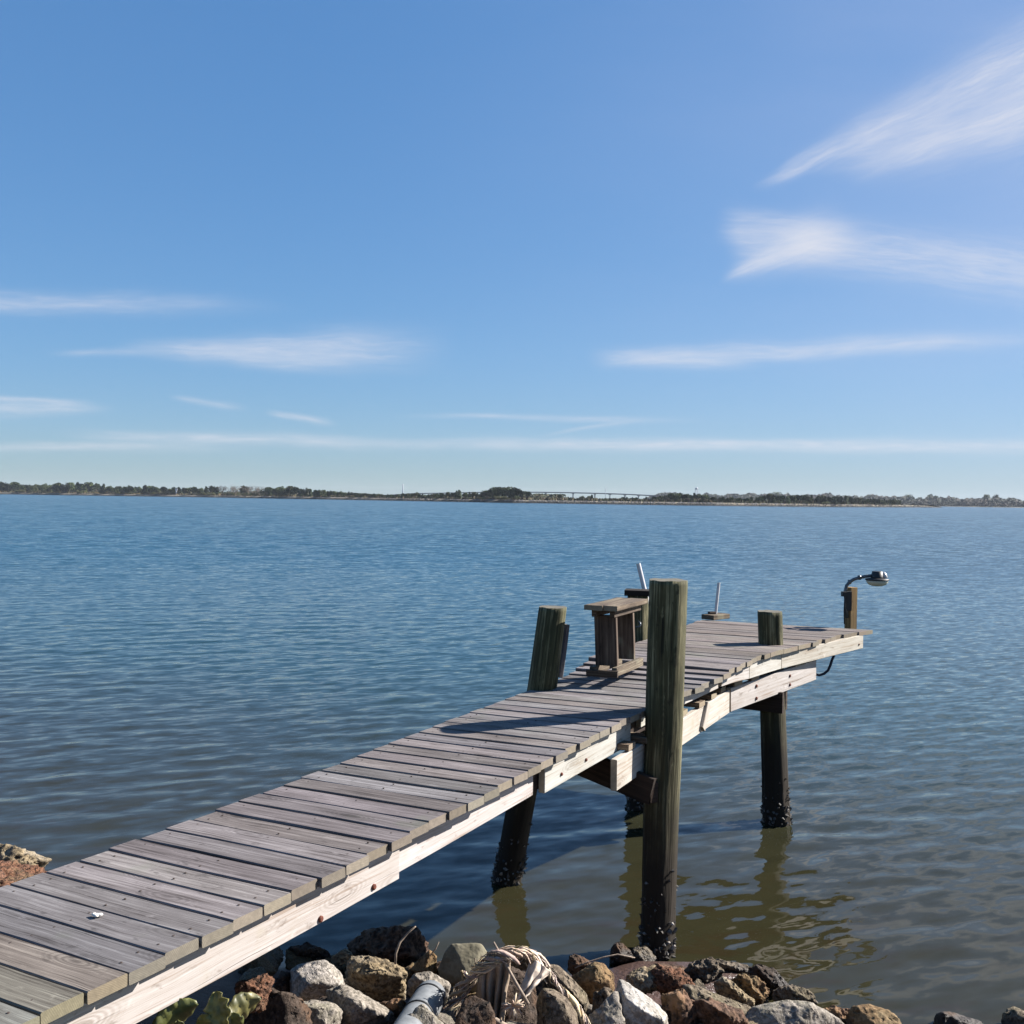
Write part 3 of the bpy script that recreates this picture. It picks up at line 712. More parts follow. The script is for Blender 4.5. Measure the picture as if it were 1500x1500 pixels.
# ------------------------------------------------------------------ lamp at the pier end
lb = GZ(1246, 917, ZP); ly = lb.y
lamp = thing('dock_lamp', 'dusk light on a curved pipe arm fixed to a short square post', 'lamp', lb)
mb = MB(); mb.board(lb+Vector((0, 0, -.16)), lb+Vector((0, 0, .395)), .088, .088, (math.cos(.45), math.sin(.45), 0), (1.1, 1.05, .95), segs=2); mb.build('post', [M_POST, M_POST], lamp)
mb = MB(); ya = ly-.045
arm = [GY(1240.5, 905, ya), GY(1239, 880, ya), GY(1238, 866, ya), GY(1240, 858, ya), GY(1244.5, 852.5, ya), GY(1251, 848.5, ya-.02), GY(1259, 846, ya-.04), GY(1268, 844.2, ya-.06), GY(1279, 843, ya-.08)]
mb.tube(arm, .0165, 12); 
for q in (4, 6): mb.tube([arm[q]+Vector((-.012, 0, -.002)), arm[q]+Vector((.012, 0, .002))], .024, 10)
mb.build('arm', M_STEEL, lamp)
mb = MB(); mb.box(GY(1243, 880, ya-.01), .05, .04, .20, .1); mb.box(GY(1236.5, 870, ya-.02), .045, .05, .05, .1); mb.build('junction_box', [M_BLACK, M_BLACK], lamp)
mb = MB(); mb.tube([GY(1237.5, 874, ya-.02), GY(1236.5, 895, ya-.01), GY(1237, 914, ya)], .006, 6); mb.build('cable', M_BLACK, lamp)
hc = GY(1285, 842, ya-.09)
mb = MB()
def ringtube(prof, c, n=28): mb.tube([c+Vector((0, 0, z)) for z, r in prof], [r for z, r in prof], n)
mb.tube([hc+Vector((0, 0, .036)), hc+Vector((0, 0, .034)), hc+Vector((0, 0, -.02)), hc+Vector((0, 0, -.032))], [.045, .052, .058, .064], 24)
ringtube([(-.032, .066), (-.040, .112), (-.052, .118), (-.055, .110)], hc); hd = mb.build('lamp_head', M_BLACK, lamp)
mb = MB(); c = hc+Vector((.065, 0, 0)); mb.tube([c+Vector((0, 0, .028)), c+Vector((.004, 0, .0)), c+Vector((.01, 0, -.03))], [.012, .026, .03], 12); o = mobj('light_sensor', mb.mesh('light_sensor', M_PVC), hd); o.location = (0, 0, 0)
mb = MB(); ringtube([(-.0555, .108), (-.075, .104), (-.098, .085), (-.112, .05), (-.116, .01)], hc); o = mobj('lens', mb.mesh('lens', M_LENS), hd); o.location = (0, 0, 0)

hose = MB(); pts = [GY(x, y, 9.9) for x, y in ((1222, 960), (1219, 966), (1216.5, 974), (1213, 982), (1207, 987), (1200, 989), (1193, 987.5), (1188, 984))]
hose.tube(pts, .013, 10)
ho = mobj('hose', hose.mesh('hose', M_HOSE)); tag(ho, 'dark blue hose looping below the far right end of the pier', 'hose')

# ------------------------------------------------------------------ rocks
def icos(sub):
    import bmesh
    bm = bmesh.new(); bmesh.ops.create_icosphere(bm, subdivisions=sub, radius=1)
    v = np.array([x.co[:] for x in bm.verts]); f = [[x.index for x in p.verts] for p in bm.faces]; bm.free(); return v, f
ICO = {k: icos(k) for k in (3, 5, 6)}
def rock_mesh(size, seed, rough=.12, cuts=11, sub=5, yaw=0.0, tilt=0.0):
    rs = np.random.default_rng(seed); v, f = ICO[sub]
    n = rs.normal(size=(cuts, 3)); n /= np.linalg.norm(n, axis=1)[:, None]; d = rs.uniform(.55, .92, cuts)
    dots = v@n.T; rr = np.where(dots > .05, d/np.maximum(dots, .05), 9)
    k = 24; r = (np.sum(np.minimum(rr, 1.25)**-k, 1)/1.0+1.12**-k)**(-1/k)
    r *= 1.12
    p = v*r[:, None]*np.array(size)/2
    out = np.empty_like(p); L = max(size)
    for i, q in enumerate(p):
        s1 = mnoise.fractal(Vector(q)*(2.6/L)+Vector((seed % 97, 3, 1)), .8, 2.1, 3)
        s2 = mnoise.fractal(Vector(q)*(9.0/L)+Vector((seed % 89, 7, 5)), .7, 2.1, 5)
        out[i] = q*(1+rough*(.8*s1+.62*s2))
    c, s = math.cos(yaw), math.sin(yaw); ct, st = math.cos(tilt), math.sin(tilt)
    Ry = np.array([[ct, 0, st], [0, 1, 0], [-st, 0, ct]]); Rz = np.array([[c, -s, 0], [s, c, 0], [0, 0, 1]])
    out = out@Ry.T@Rz.T
    me = bpy.data.meshes.new('rock'); me.from_pydata(out.tolist(), [], f); me.polygons.foreach_set('use_smooth', [True]*len(f)); return me
def rock(px0, py0, px1, py1, z, m, label, seed, rough=.12, depth=1.0, tilt=0.0, yaw=0.0, cuts=11, grow=1.12, sub=5):
    cx, cy = (px0+px1)/2, (py0+py1)/2
    c = GZ(cx, cy, z); k = c.y/F
    w = (px1-px0)*k*grow; h = (py1-py0)*k*grow*1.02
    me = rock_mesh((w, w*.85*depth, h), seed, rough, cuts, sub, yaw, tilt); me.materials.append(RM[m])
    o = bpy.data.objects.new('rock', me); COL.objects.link(o); o.location = c
    return tag(o, label, 'rock', 'rocks of the riprap bank')
def hull_rock(sil, front, z, m, label, seed, rough=.05, back=.14, k=44, sub=6, y=None):
    """a rock whose faces are the convex hull of a silhouette, ridge points nearer the viewer and a smaller back"""
    import bmesh
    cx = sum(p[0] for p in sil)/len(sil); cy = sum(p[1] for p in sil)/len(sil)
    c = GZ(cx, cy, z) if y is None else GY(cx, cy, y); y0 = c.y
    P = [GY(px, py, y0) for px, py in sil]+[GY(px, py, y0-f) for px, py, f in front]+[GY(cx+(px-cx)*.7, cy+(py-cy)*.7+4, y0+back) for px, py in sil]
    P = [p-c for p in P]
    bm = bmesh.new(); vs = [bm.verts.new(p) for p in P]; res = bmesh.ops.convex_hull(bm, input=vs)
    bm.normal_update(); n = []; d = []; cen = sum(P, Vector())/len(P)
    for f in bm.faces:
        nn = f.normal.copy(); dd = nn.dot(f.verts[0].co-cen)
        if dd < 0: nn = -nn; dd = -dd
        if f.calc_area() > 1e-7: n.append(nn[:]); d.append(max(dd, .004))
    bm.free(); n = np.array(n); d = np.array(d)
    v, f = ICO[sub]; dots = v@n.T; rr = np.where(dots > 1e-3, d/np.maximum(dots, 1e-3), 1e3)
    r = np.min(rr, 1)*(np.sum((rr/np.min(rr, 1)[:, None])**-float(k), 1))**(-1.0/k)
    p = v*r[:, None]; L = float(np.ptp(p, axis=0).max()); out = []
    for q in p:
        s0 = mnoise.fractal(Vector(q)*(1.8/L)+Vector((seed % 97, 3, 1)), .9, 2.1, 2); s2 = mnoise.fractal(Vector(q)*(7.0/L)+Vector((seed % 89, 7, 5)), .75, 2.1, 6)
        q = Vector(q); out.append((q*(1+rough*(.6*s0+.9*s2))+cen)[:])
    me = bpy.data.meshes.new('rock'); me.from_pydata(out, [], f); me.polygons.foreach_set('use_smooth', [True]*len(f)); me.materials.append(RM[m])
    o = bpy.data.objects.new('rock', me); COL.objects.link(o); o.location = c; return tag(o, label, 'rock', 'rocks of the riprap bank')
HR = hull_rock
HR([(424, 1420), (438, 1411), (478, 1404), (500, 1424), (506, 1440), (500, 1466), (440, 1480), (422, 1474)], [(428, 1420, .06), (430, 1468, .14), (482, 1424, .09), (500, 1445, .08), (455, 1440, .17)], .42, 'pale', 'pale speckled boulder nearest the pier rim, above the plants', 11, .05)
HR([(504, 1418), (512, 1400), (526, 1398), (560, 1404), (590, 1416), (598, 1428), (594, 1462), (578, 1478), (540, 1470), (508, 1448)], [(512, 1420, .06), (556, 1424, .12), (588, 1432, .08), (540, 1428, .14), (560, 1468, .05)], .33, 'tan', 'yellow tan mossy boulder between the pale boulder and the plastic pipe', 12, .11)
HR([(478, 1450), (506, 1441), (530, 1454), (560, 1476), (580, 1484), (570, 1520), (510, 1540), (484, 1520)], [(490, 1452, .05), (520, 1466, .14), (560, 1484, .12), (505, 1500, .14)], .45, 'grey', 'long grey rock slanting down under the mossy tan boulder', 13, .08)
HR([(404, 1480), (418, 1470), (464, 1463), (496, 1472), (504, 1484), (496, 1510), (440, 1540), (406, 1520)], [(416, 1474, .05), (456, 1474, .10), (478, 1502, .14), (492, 1478, .08), (430, 1520, .02)], .52, 'grey', 'grey rock with a dark shaded face below the pale speckled boulder', 14, .06)
HR([(372, 1484), (384, 1476), (398, 1474), (416, 1488), (424, 1504), (410, 1540), (376, 1535)], [(390, 1486, .07), (406, 1500, .08), (382, 1510, .08)], .72, 'white', 'small smooth whitish rock at the bottom edge right of the leaves', 15, .03, k=12)
HR([(506, 1392), (514, 1374), (540, 1360), (604, 1356), (612, 1360), (630, 1384), (640, 1412), (630, 1436), (560, 1430), (514, 1408)], [(572, 1360, .10), (608, 1362, .08), (560, 1404, .20), (600, 1398, .18), (622, 1410, .10), (520, 1388, .08)], .10, 'rust', 'large dark brown rock with orange top standing at the water edge', 16, .13, sub=6)
rock(488, 1391, 512, 1414, .22, 'tan', 'tiny brown rock wedged behind the pale speckled boulder', 17, .1)
rock(352, 1434, 398, 1472, .92, 'red', 'small red pitted rock left of the pale boulder under the pier', 18, .2)
rock(350, 1455, 440, 1560, .72, 'dark', 'dark rock under the small red pitted rock', 47, .12)
HR([(640, 1420), (650, 1396), (661, 1382), (672, 1387), (700, 1380), (706, 1382), (716, 1396), (722, 1410), (720, 1450), (690, 1456), (646, 1442)], [(663, 1385, .015), (672, 1402, .07), (686, 1438, .15), (712, 1440, .08), (706, 1386, .02)], .24, 'sand', 'smooth tan wedge-shaped rock pointing up behind the rag arch', 19, .025, k=60)
HR([(598, 1436), (606, 1426), (630, 1422), (650, 1434), (662, 1441), (654, 1466), (610, 1470), (596, 1456)], [(612, 1434, .05), (640, 1446, .08)], .36, 'grey', 'grey rock just above the grey plastic pipe', 20, .07)
HR([(786, 1462), (794, 1446), (810, 1447), (832, 1462), (848, 1488), (856, 1520), (840, 1550), (786, 1545)], [(798, 1452, .06), (826, 1470, .12), (842, 1510, .12), (800, 1510, .14)], .50, 'brown', 'brown pitted rock inside the right leg of the rag arch', 21, .05)
HR([(790, 1414), (800, 1408), (818, 1412), (840, 1434), (862, 1458), (866, 1480), (850, 1510), (800, 1490)], [(806, 1420, .06), (836, 1450, .12), (856, 1474, .10)], .30, 'brown', 'grey brown boulder just outside the right of the rag arch', 22, .05)
HR([(836, 1430), (870, 1408), (886, 1410), (898, 1424), (902, 1446), (896, 1468), (866, 1478), (842, 1462)], [(872, 1412, .05), (872, 1438, .10), (892, 1440, .08), (846, 1440, .06), (870, 1468, .06)], .24, 'orange', 'orange rock with dark hollow left of the white jagged rock', 23, .05)
HR([(830, 1420), (834, 1400), (842, 1396), (864, 1406), (872, 1412), (872, 1434), (846, 1436)], [(844, 1412, .07), (866, 1414, .05)], .18, 'dark', 'black wet rock resting against the orange rock', 24, .10)
HR([(891, 1402), (896, 1384), (904, 1379), (916, 1384), (930, 1398), (932, 1410), (912, 1419), (896, 1414)], [(904, 1386, .06), (910, 1400, .10), (924, 1402, .06)], .06, 'dark', 'dark rounded wet rock just left of the tallest piling foot', 25, .12)
rock(926, 1391, 956, 1411, .05, 'tan', 'small yellowish rock touching the tallest piling foot', 26, .2)
HR([(901, 1440), (908, 1432), (916, 1436), (932, 1454), (946, 1466), (964, 1470), (978, 1486), (984, 1530), (906, 1545), (896, 1490)], [(908, 1444, .03), (914, 1458, .09), (940, 1480, .13), (968, 1492, .13), (910, 1530, .10)], .47, 'white', 'white jagged pointed rock with dark front at the bottom edge', 27, .07, k=40)
rock(918, 1419, 966, 1450, .22, 'tan', 'knobbly yellow rock behind the white jagged rock', 28, .24)
rock(958, 1424, 1008, 1466, .20, 'red', 'red coral-like rock right of the white jagged rock', 29, .24)
HR([(1000, 1424), (1014, 1408), (1042, 1400), (1052, 1408), (1060, 1424), (1050, 1448), (1010, 1446)], [(1020, 1418, .06), (1046, 1412, .05), (1036, 1436, .06)], .10, 'brown', 'pinkish pitted rock rising from the red mud at the waterline', 30, .16)
HR([(994, 1452), (1002, 1440), (1016, 1441), (1060, 1462), (1100, 1474), (1112, 1490), (1080, 1520), (1010, 1500), (996, 1476)], [(1008, 1444, .03), (1024, 1478, .12), (1070, 1478, .10), (1090, 1492, .08)], .28, 'brown', 'long olive brown rock slanting down right of the red rock', 31, .08)
HR([(1044, 1438), (1060, 1430), (1080, 1444), (1106, 1466), (1104, 1480), (1076, 1478), (1050, 1458)], [(1062, 1436, .06), (1086, 1460, .06)], .18, 'tan', 'yellow ridged rock slanting between the pinkish rock and the dark red one', 32, .16)
HR([(1072, 1436), (1080, 1425), (1110, 1430), (1126, 1446), (1130, 1470), (1110, 1484), (1084, 1460)], [(1096, 1436, .05), (1112, 1460, .06)], .15, 'orange', 'small orange brown rock against the dark reddish wet rock', 46, .2)
HR([(1094, 1422), (1108, 1410), (1132, 1418), (1152, 1438), (1166, 1462), (1150, 1470), (1110, 1456)], [(1112, 1420, .05), (1134, 1440, .09)], .06, 'dark', 'dark reddish wet rock farthest right at the waterline ridge', 33, .15)
HR([(1078, 1494), (1100, 1474), (1140, 1464), (1192, 1466), (1216, 1480), (1238, 1500), (1230, 1540), (1100, 1550)], [(1120, 1480, .06), (1190, 1476, .06), (1160, 1508, .12), (1100, 1510, .10)], .22, 'grey', 'wide grey speckled boulder at the bottom edge right of centre', 34, .07)
rock(856, 1468, 922, 1530, .45, 'grey', 'mottled dark grey rock between the rag and the white jagged rock', 35, .14)
rock(1236, 1486, 1312, 1530, .06, 'orange', 'low orange wet rock right of the wide grey boulder', 36, .16)
HR([(1366, 1496), (1370, 1482), (1388, 1480), (1440, 1496), (1458, 1510), (1440, 1535), (1372, 1530)], [(1384, 1484, .05), (1420, 1500, .08), (1380, 1520, .10)], .0, 'dark', 'black wet rock alone in the water at the bottom right', 37, .07)
rock(1470, 1488, 1530, 1530, .0, 'brown', 'brown wet rock at the bottom right corner', 38, .15)
rock(-30, 1242, 58, 1282, .12, 'tan', 'yellow algae-covered rock at the left edge beyond the pier', 39, .22)
rock(-60, 1276, 60, 1340, .16, 'red', 'rusty red rock at the left edge beside the deck boards', 40, .2, sub=6)
rock(700, 1440, 792, 1540, .25, 'dark', 'dark shaded rock inside the rag arch', 41, .1)
rock(575, 1490, 650, 1580, .5, 'grey', 'grey rock under the grey plastic pipe', 42, .1)
rock(655, 1475, 720, 1560, .5, 'dark', 'dark rock between the plastic pipe and the rag arch', 43, .1)
HR([(600, 1420), (612, 1406), (630, 1390), (640, 1400), (640, 1424), (620, 1434)], [(628, 1400, .03), (622, 1424, .06)], .2, 'orange', 'orange pointed rock leaning on the large dark rock', 44, .06)
rock(395, 1432, 430, 1475, .38, 'dark', 'dark rock in the shade left of the pale boulder', 45, .12)
HR([(934, 1424), (960, 1410), (1000, 1414), (1030, 1430), (1020, 1444), (960, 1440)], [(970, 1418, .06), (1004, 1424, .06)], .05, 'rust', 'flat rusty slab in the mud below the tallest piling', 51, .06)
HR([(1020, 1414), (1050, 1404), (1090, 1412), (1110, 1424), (1090, 1440), (1040, 1434)], [(1060, 1412, .05), (1088, 1422, .05)], .04, 'brown', 'flat brown slab at the waterline behind the yellow ridged rock', 52, .12)
HR([(1010, 1470), (1040, 1462), (1080, 1476), (1100, 1500), (1080, 1530), (1020, 1520)], [(1036, 1470, .06), (1070, 1490, .09)], .34, 'rust', 'dark rusty rock under the long olive brown rock', 53, .12)
HR([(968, 1456), (1000, 1450), (1020, 1470), (1026, 1500), (1000, 1530), (966, 1510)], [(994, 1460, .06), (1004, 1490, .10)], .36, 'rust', 'brown hollow rock touching the right side of the white jagged rock', 54, .14)
HR([(1130, 1450), (1160, 1440), (1190, 1452), (1200, 1470), (1160, 1480), (1134, 1474)], [(1160, 1450, .05), (1180, 1462, .05)], .10, 'brown', 'brown stone between the dark reddish rock and the wide grey boulder', 55, .14)
HR([(1196, 1482), (1220, 1470), (1250, 1480), (1262, 1500), (1230, 1520), (1200, 1510)], [(1222, 1480, .04), (1240, 1496, .05)], .06, 'rust', 'low rusty stone at the right end of the wide grey boulder', 56, .15)
HR([(868, 1452), (890, 1444), (908, 1456), (912, 1480), (890, 1500), (866, 1490)], [(888, 1454, .05), (898, 1474, .07)], .34, 'brown', 'brown stone between the orange rock and the white jagged rock', 57, .12)
HR([(742, 1400), (770, 1392), (800, 1402), (806, 1424), (770, 1440), (744, 1430)], [(768, 1402, .05), (788, 1414, .06)], .16, 'brown', 'brown stone showing behind the top of the fabric arch', 58, .10)
HR([(556, 1470), (584, 1462), (604, 1476), (600, 1500), (570, 1520)], [(582, 1472, .05)], .42, 'rust', 'rusty stone between the long grey rock and the plastic pipe', 59, .12)
HR([(420, 1390), (450, 1380), (480, 1392), (490, 1410), (450, 1420), (422, 1412)], [(450, 1390, .05)], .14, 'dark', 'dark stone behind the pale speckled boulder in the shade of the pier', 60, .12)
# fill rocks around the frame, so the bank is not bare when seen from the side
fr = random.Random(5)
FS = [fr.choice(['grey', 'tan', 'brown', 'dark', 'red', 'pale']) for _ in range(70)]
for k in range(70):
    x = fr.uniform(-6.5, 6); d = fr.uniform(-.15, 2.6); y = shore_y(x)-d
    w = fr.uniform(.22, .5); z = bank_z(x, y)+.05
    # keep the composed area and the walkway clear
    px = 750+F*x/max(y, .5); py = 731+F*(EYE-z)/max(y, .5)
    if y > 1 and 430 < px < 1500 and py < 1560: continue
    if y > 1 and py < 1560 and px >= -20:
        z -= .12
        if 215 < px < 400 and py > 1430: continue
    if (Vector((x, y, 0))-PR[0]).dot(-N) < .45 and (Vector((x, y, 0))-PR[0]).dot(N) < 1.2: z = min(z, .55)
    me = rock_mesh((w*1.3, w, w*.75), 300+k, .11, 11, 5, fr.uniform(0, 6)); me.materials.append(RM[FS[k]])
    o = bpy.data.objects.new('rock', me); COL.objects.link(o); o.location = (x, y, z)
    where = 'left of the pier' if x < -2 else ('under the pier' if x < .2 else 'in front of the bottom edge')
    tag(o, f"{dict(grey='grey', tan='tan', brown='brown', dark='dark brown', red='reddish', pale='pale')[FS[k]]} riprap rock on the bank {where}", 'rock', 'loose rocks of the bank')

sr = random.Random(12)
RUB = {m_: [rock_mesh((1.3, 1, .8), 700+i*5+j, .16, 9, 4 if False else 5) for i in range(2)] for j, m_ in enumerate(('grey', 'brown', 'tan', 'dark', 'orange'))}
for m_, L_ in RUB.items():
    for me in L_: me.materials.append(RM[m_])
for k in range(110):
    px = sr.uniform(360, 1300); y = sr.uniform(4.3, 6.0); x = (px-750)/F*y
    d = shore_y(x)-y
    if d < -.05 or d > 1.7: continue
    if abs(x-1.0) < .45 and 5.8 < y: continue
    m_ = sr.choice(['grey', 'brown', 'tan', 'dark', 'dark', 'brown', 'orange']); w = sr.uniform(.06, .17)
    o = bpy.data.objects.new('rock', RUB[m_][k % 2]); COL.objects.link(o); o.location = (x, y, bank_z(x, y)+w*.2); o.scale = (w, w, w*sr.uniform(.8, 1.2)); o.rotation_euler = (sr.uniform(-.4, .4), sr.uniform(-.4, .4), sr.uniform(0, 6))
    side = 'left of the fabric arch' if px < 650 else ('under the fabric arch' if px < 870 else ('around the white jagged rock' if px < 1060 else 'beside the wide grey boulder'))
    tag(o, f"small {dict(grey='grey', tan='tan', brown='brown', dark='dark', orange='orange')[m_]} rubble stone in the gaps {side}", 'stone', 'small stones between the rocks')

# ------------------------------------------------------------------ pipe, rag, sticks, leaves
pp = thing('drain_pipe', 'pale grey plastic pipe end with dark straps between the rocks', 'pipe', GZ(612, 1478, .5))
mb = MB(); a = GZ(632, 1458, .50); b = GZ(588, 1530, .60)
m_pipe = plain('grey_plastic_pipe', (.20, .21, .22), .5, var=.2)
mb.tube([a, a.lerp(b, .02), b], [.066, .071, .071], 32, cap=False); mb.tube([a, a.lerp(b, .3)], .060, 24, cap=False); mb.tube([a.lerp(b, .03), a.lerp(b, .035)], [.063, .063], 24); mb.build('pipe', m_pipe, pp)
for q in (.12, .50):
    mb = MB(); c = a.lerp(b, q); d = (b-a).normalized(); mb.tube([c-d*.006, c+d*.006], .075, 28); mb.build('strap', M_BLACK, pp)

def rag():
    root = thing('torn_fabric', 'frayed sun-bleached fabric draped in an arch over the rocks', 'fabric', GZ(750, 1470, .45))
    Y0 = 4.62
    P = [(640, 1530), (652, 1495), (668, 1462), (684, 1436), (702, 1416), (722, 1405), (750, 1400), (775, 1400), (796, 1412), (812, 1436), (828, 1456), (846, 1476), (858, 1500), (864, 1530)]
    pts = [GY(x, y, Y0+.10*math.sin(i*.9)-.002*abs(i-6)) for i, (x, y) in enumerate(P)]
    def cr_(q):
        n = len(pts)-1; s = q*n; i = min(int(s), n-1); f = s-i
        p0, p1, p2, p3 = pts[max(i-1, 0)], pts[i], pts[i+1], pts[min(i+2, n)]
        return .5*((2*p1)+(p2-p0)*f+(2*p0-5*p1+4*p2-p3)*f*f+(3*p1-p0-3*p2+p3)*f**3)
    r = random.Random(4); mb = MB()
    for k in range(170):
        q0 = r.uniform(0, .92) if k % 3 else r.uniform(.0, .45); q1 = min(1, q0+r.uniform(.06, .22)); n = 12
        left = q0 < .5; rad = .030 if left else .014
        ph = r.uniform(0, 6.28); tw = r.uniform(2, 6); w = r.choice([.002, .003, .005, .008, .013])*r.uniform(.8, 1.2); off = r.uniform(.2, 1.25)*rad
        V = []; 
        for i in range(n+1):
            q = q0+(q1-q0)*i/n; c = cr_(q); tg = (cr_(min(1, q+.01))-cr_(max(0, q-.01))).normalized(); x = tg.cross(Vector((0, 1, 0))).normalized(); y = tg.cross(x)
            a = ph+tw*i/n; o_ = (x*math.cos(a)+y*math.sin(a)); s_ = tg.cross(o_)
            endf = 1+1.6*max(0, i/n-.75)*r.uniform(0, 1.2)
            c = c+o_*off*endf+Vector((r.gauss(0, .0015), r.gauss(0, .0015), r.gauss(0, .0015)))
            wi = w*(.4+.6*math.sin(math.pi*(i+.5)/(n+1)))
            V += [c-s_*wi, c+o_*wi*.5, c+s_*wi, c-o_*wi*.4]
        Fs = []
        for i in range(n):
            for e in range(4): Fs.append([i*4+e, i*4+(e+1) % 4, (i+1)*4+(e+1) % 4, (i+1)*4+e])
        g = r.uniform(.35, 1.2); mb.add(V, Fs, None, (g, g*r.uniform(.84, 1), g*r.uniform(.65, .98)), 0, True)
    m, t, b = mat('bleached_fabric'); at = t.new('ShaderNodeAttribute', attribute_name='tint'); tc = t.new('ShaderNodeTexCoord')
    n = t.noise(tc.outputs['Object'], 60, 4); c = t.mix(n, (.32, .26, .215), (.62, .55, .48)); c = t.mix(1.0, c, at.outputs['Color'], 'MULTIPLY')
    t.put(b.inputs['Base Color'], c); b.inputs['Roughness'].default_value = .9; t.put(b.inputs['Normal'], t.bump(n, .5, .004))
    mb.build('strands', m, root)
    # hanging cloth inside the arch
    def cloth(name, top, bot, y0, amp, tn, folds):
        mb = MB(); nu, nv = 60, 30; V = []
        for j in range(nv+1):
            for i in range(nu+1):
                u = i/nu; v = j/nv
                tx = np.interp(u, [0, .5, 1], [p[0] for p in top]); ty = np.interp(u, [0, .5, 1], [p[1] for p in top])
                bx = np.interp(u, [0, .5, 1], [p[0] for p in bot]); by = np.interp(u, [0, .5, 1], [p[1] for p in bot])
                yy = y0+amp*math.sin(u*folds+v*2)*(.4+v)-.10*v+.02*mnoise.noise(Vector((u*5, v*4, folds)))
                V.append(GY(tx+(bx-tx)*v+4*mnoise.noise(Vector((u*6, v*3, 1))), ty+(by-ty)*v, yy))
        Fs = [[j*(nu+1)+i, j*(nu+1)+i+1, (j+1)*(nu+1)+i+1, (j+1)*(nu+1)+i] for j in range(nv) for i in range(nu)]
        mb.add(V, Fs, None, tn, 0, True); o = mb.build(name, m, root); so_ = o.modifiers.new('thick', 'SOLIDIFY'); so_.thickness = .004
    cloth('cloth_panel', [(702, 1412), (722, 1404), (748, 1402)], [(690, 1520), (715, 1530), (735, 1525)], 4.72, .025, (.55, .48, .40), 24)
    cloth('cloth_panel', [(778, 1402), (792, 1410), (806, 1424)], [(752, 1478), (766, 1468), (778, 1452)], 4.6, .018, (.95, .92, .88), 13)
    # knot of fibres by the stick
    mb = MB(); c0 = GY(752, 1474, 4.45)
    for k in range(26):
        d = Vector((r.gauss(0, 1), r.gauss(0, .6), r.gauss(-.2, .8))).normalized(); mb.tube([c0, c0+d*.03+Vector((0, 0, .004)), c0+d*.055], [.005, .006, .002], 5, (1.05, .98, .82) if k % 2 else (.9, .75, .65))
    mb.build('knot', m, root)
rag()
M_STICK = plain('dry_stick', (.30, .235, .18), .85, var=.3, scale=60, bump=.003)
def stick(pts, r, label, y):
    mb = MB(); P = [GY(px, py, y+dy) for px, py, dy in pts]; mb.tube(P, r, 8); o = mobj('stick', mb.mesh('stick', M_STICK)); tag(o, label, 'stick', 'dry sticks on the rocks')
stick([(723, 1380, .05), (738, 1407, .02), (756, 1440, -.03), (774, 1471, -.06)], [.0045, .006, .007, .008], 'thin pale stick standing up in the middle of the rag arch', 4.5)
stick([(676, 1466, 0), (700, 1480, -.02), (722, 1492, -.04), (748, 1508, -.06)], [.009, .012, .013, .014], 'thick grey stick lying low inside the rag arch', 4.45)
stick([(579, 1412, -.05), (580, 1396, -.05), (586, 1380, -.02), (598, 1366, 0), (609, 1357, 0)], [.006, .006, .006, .005, .003], 'curved pale twig bending up from the mossy tan boulder', 5.2)
stick([(630, 1400, 0), (638, 1390, 0), (643, 1380, 0)], [.004, .004, .002], 'short twig poking up beside the orange pointed rock', 5.3)
stick([(842, 1418, 0), (862, 1409, .02), (885, 1402, .03), (905, 1398, .03), (930, 1403, .05)], [.003, .004, .004, .004, .003], 'long thin twig lying across the dark wet rocks', 5.55)

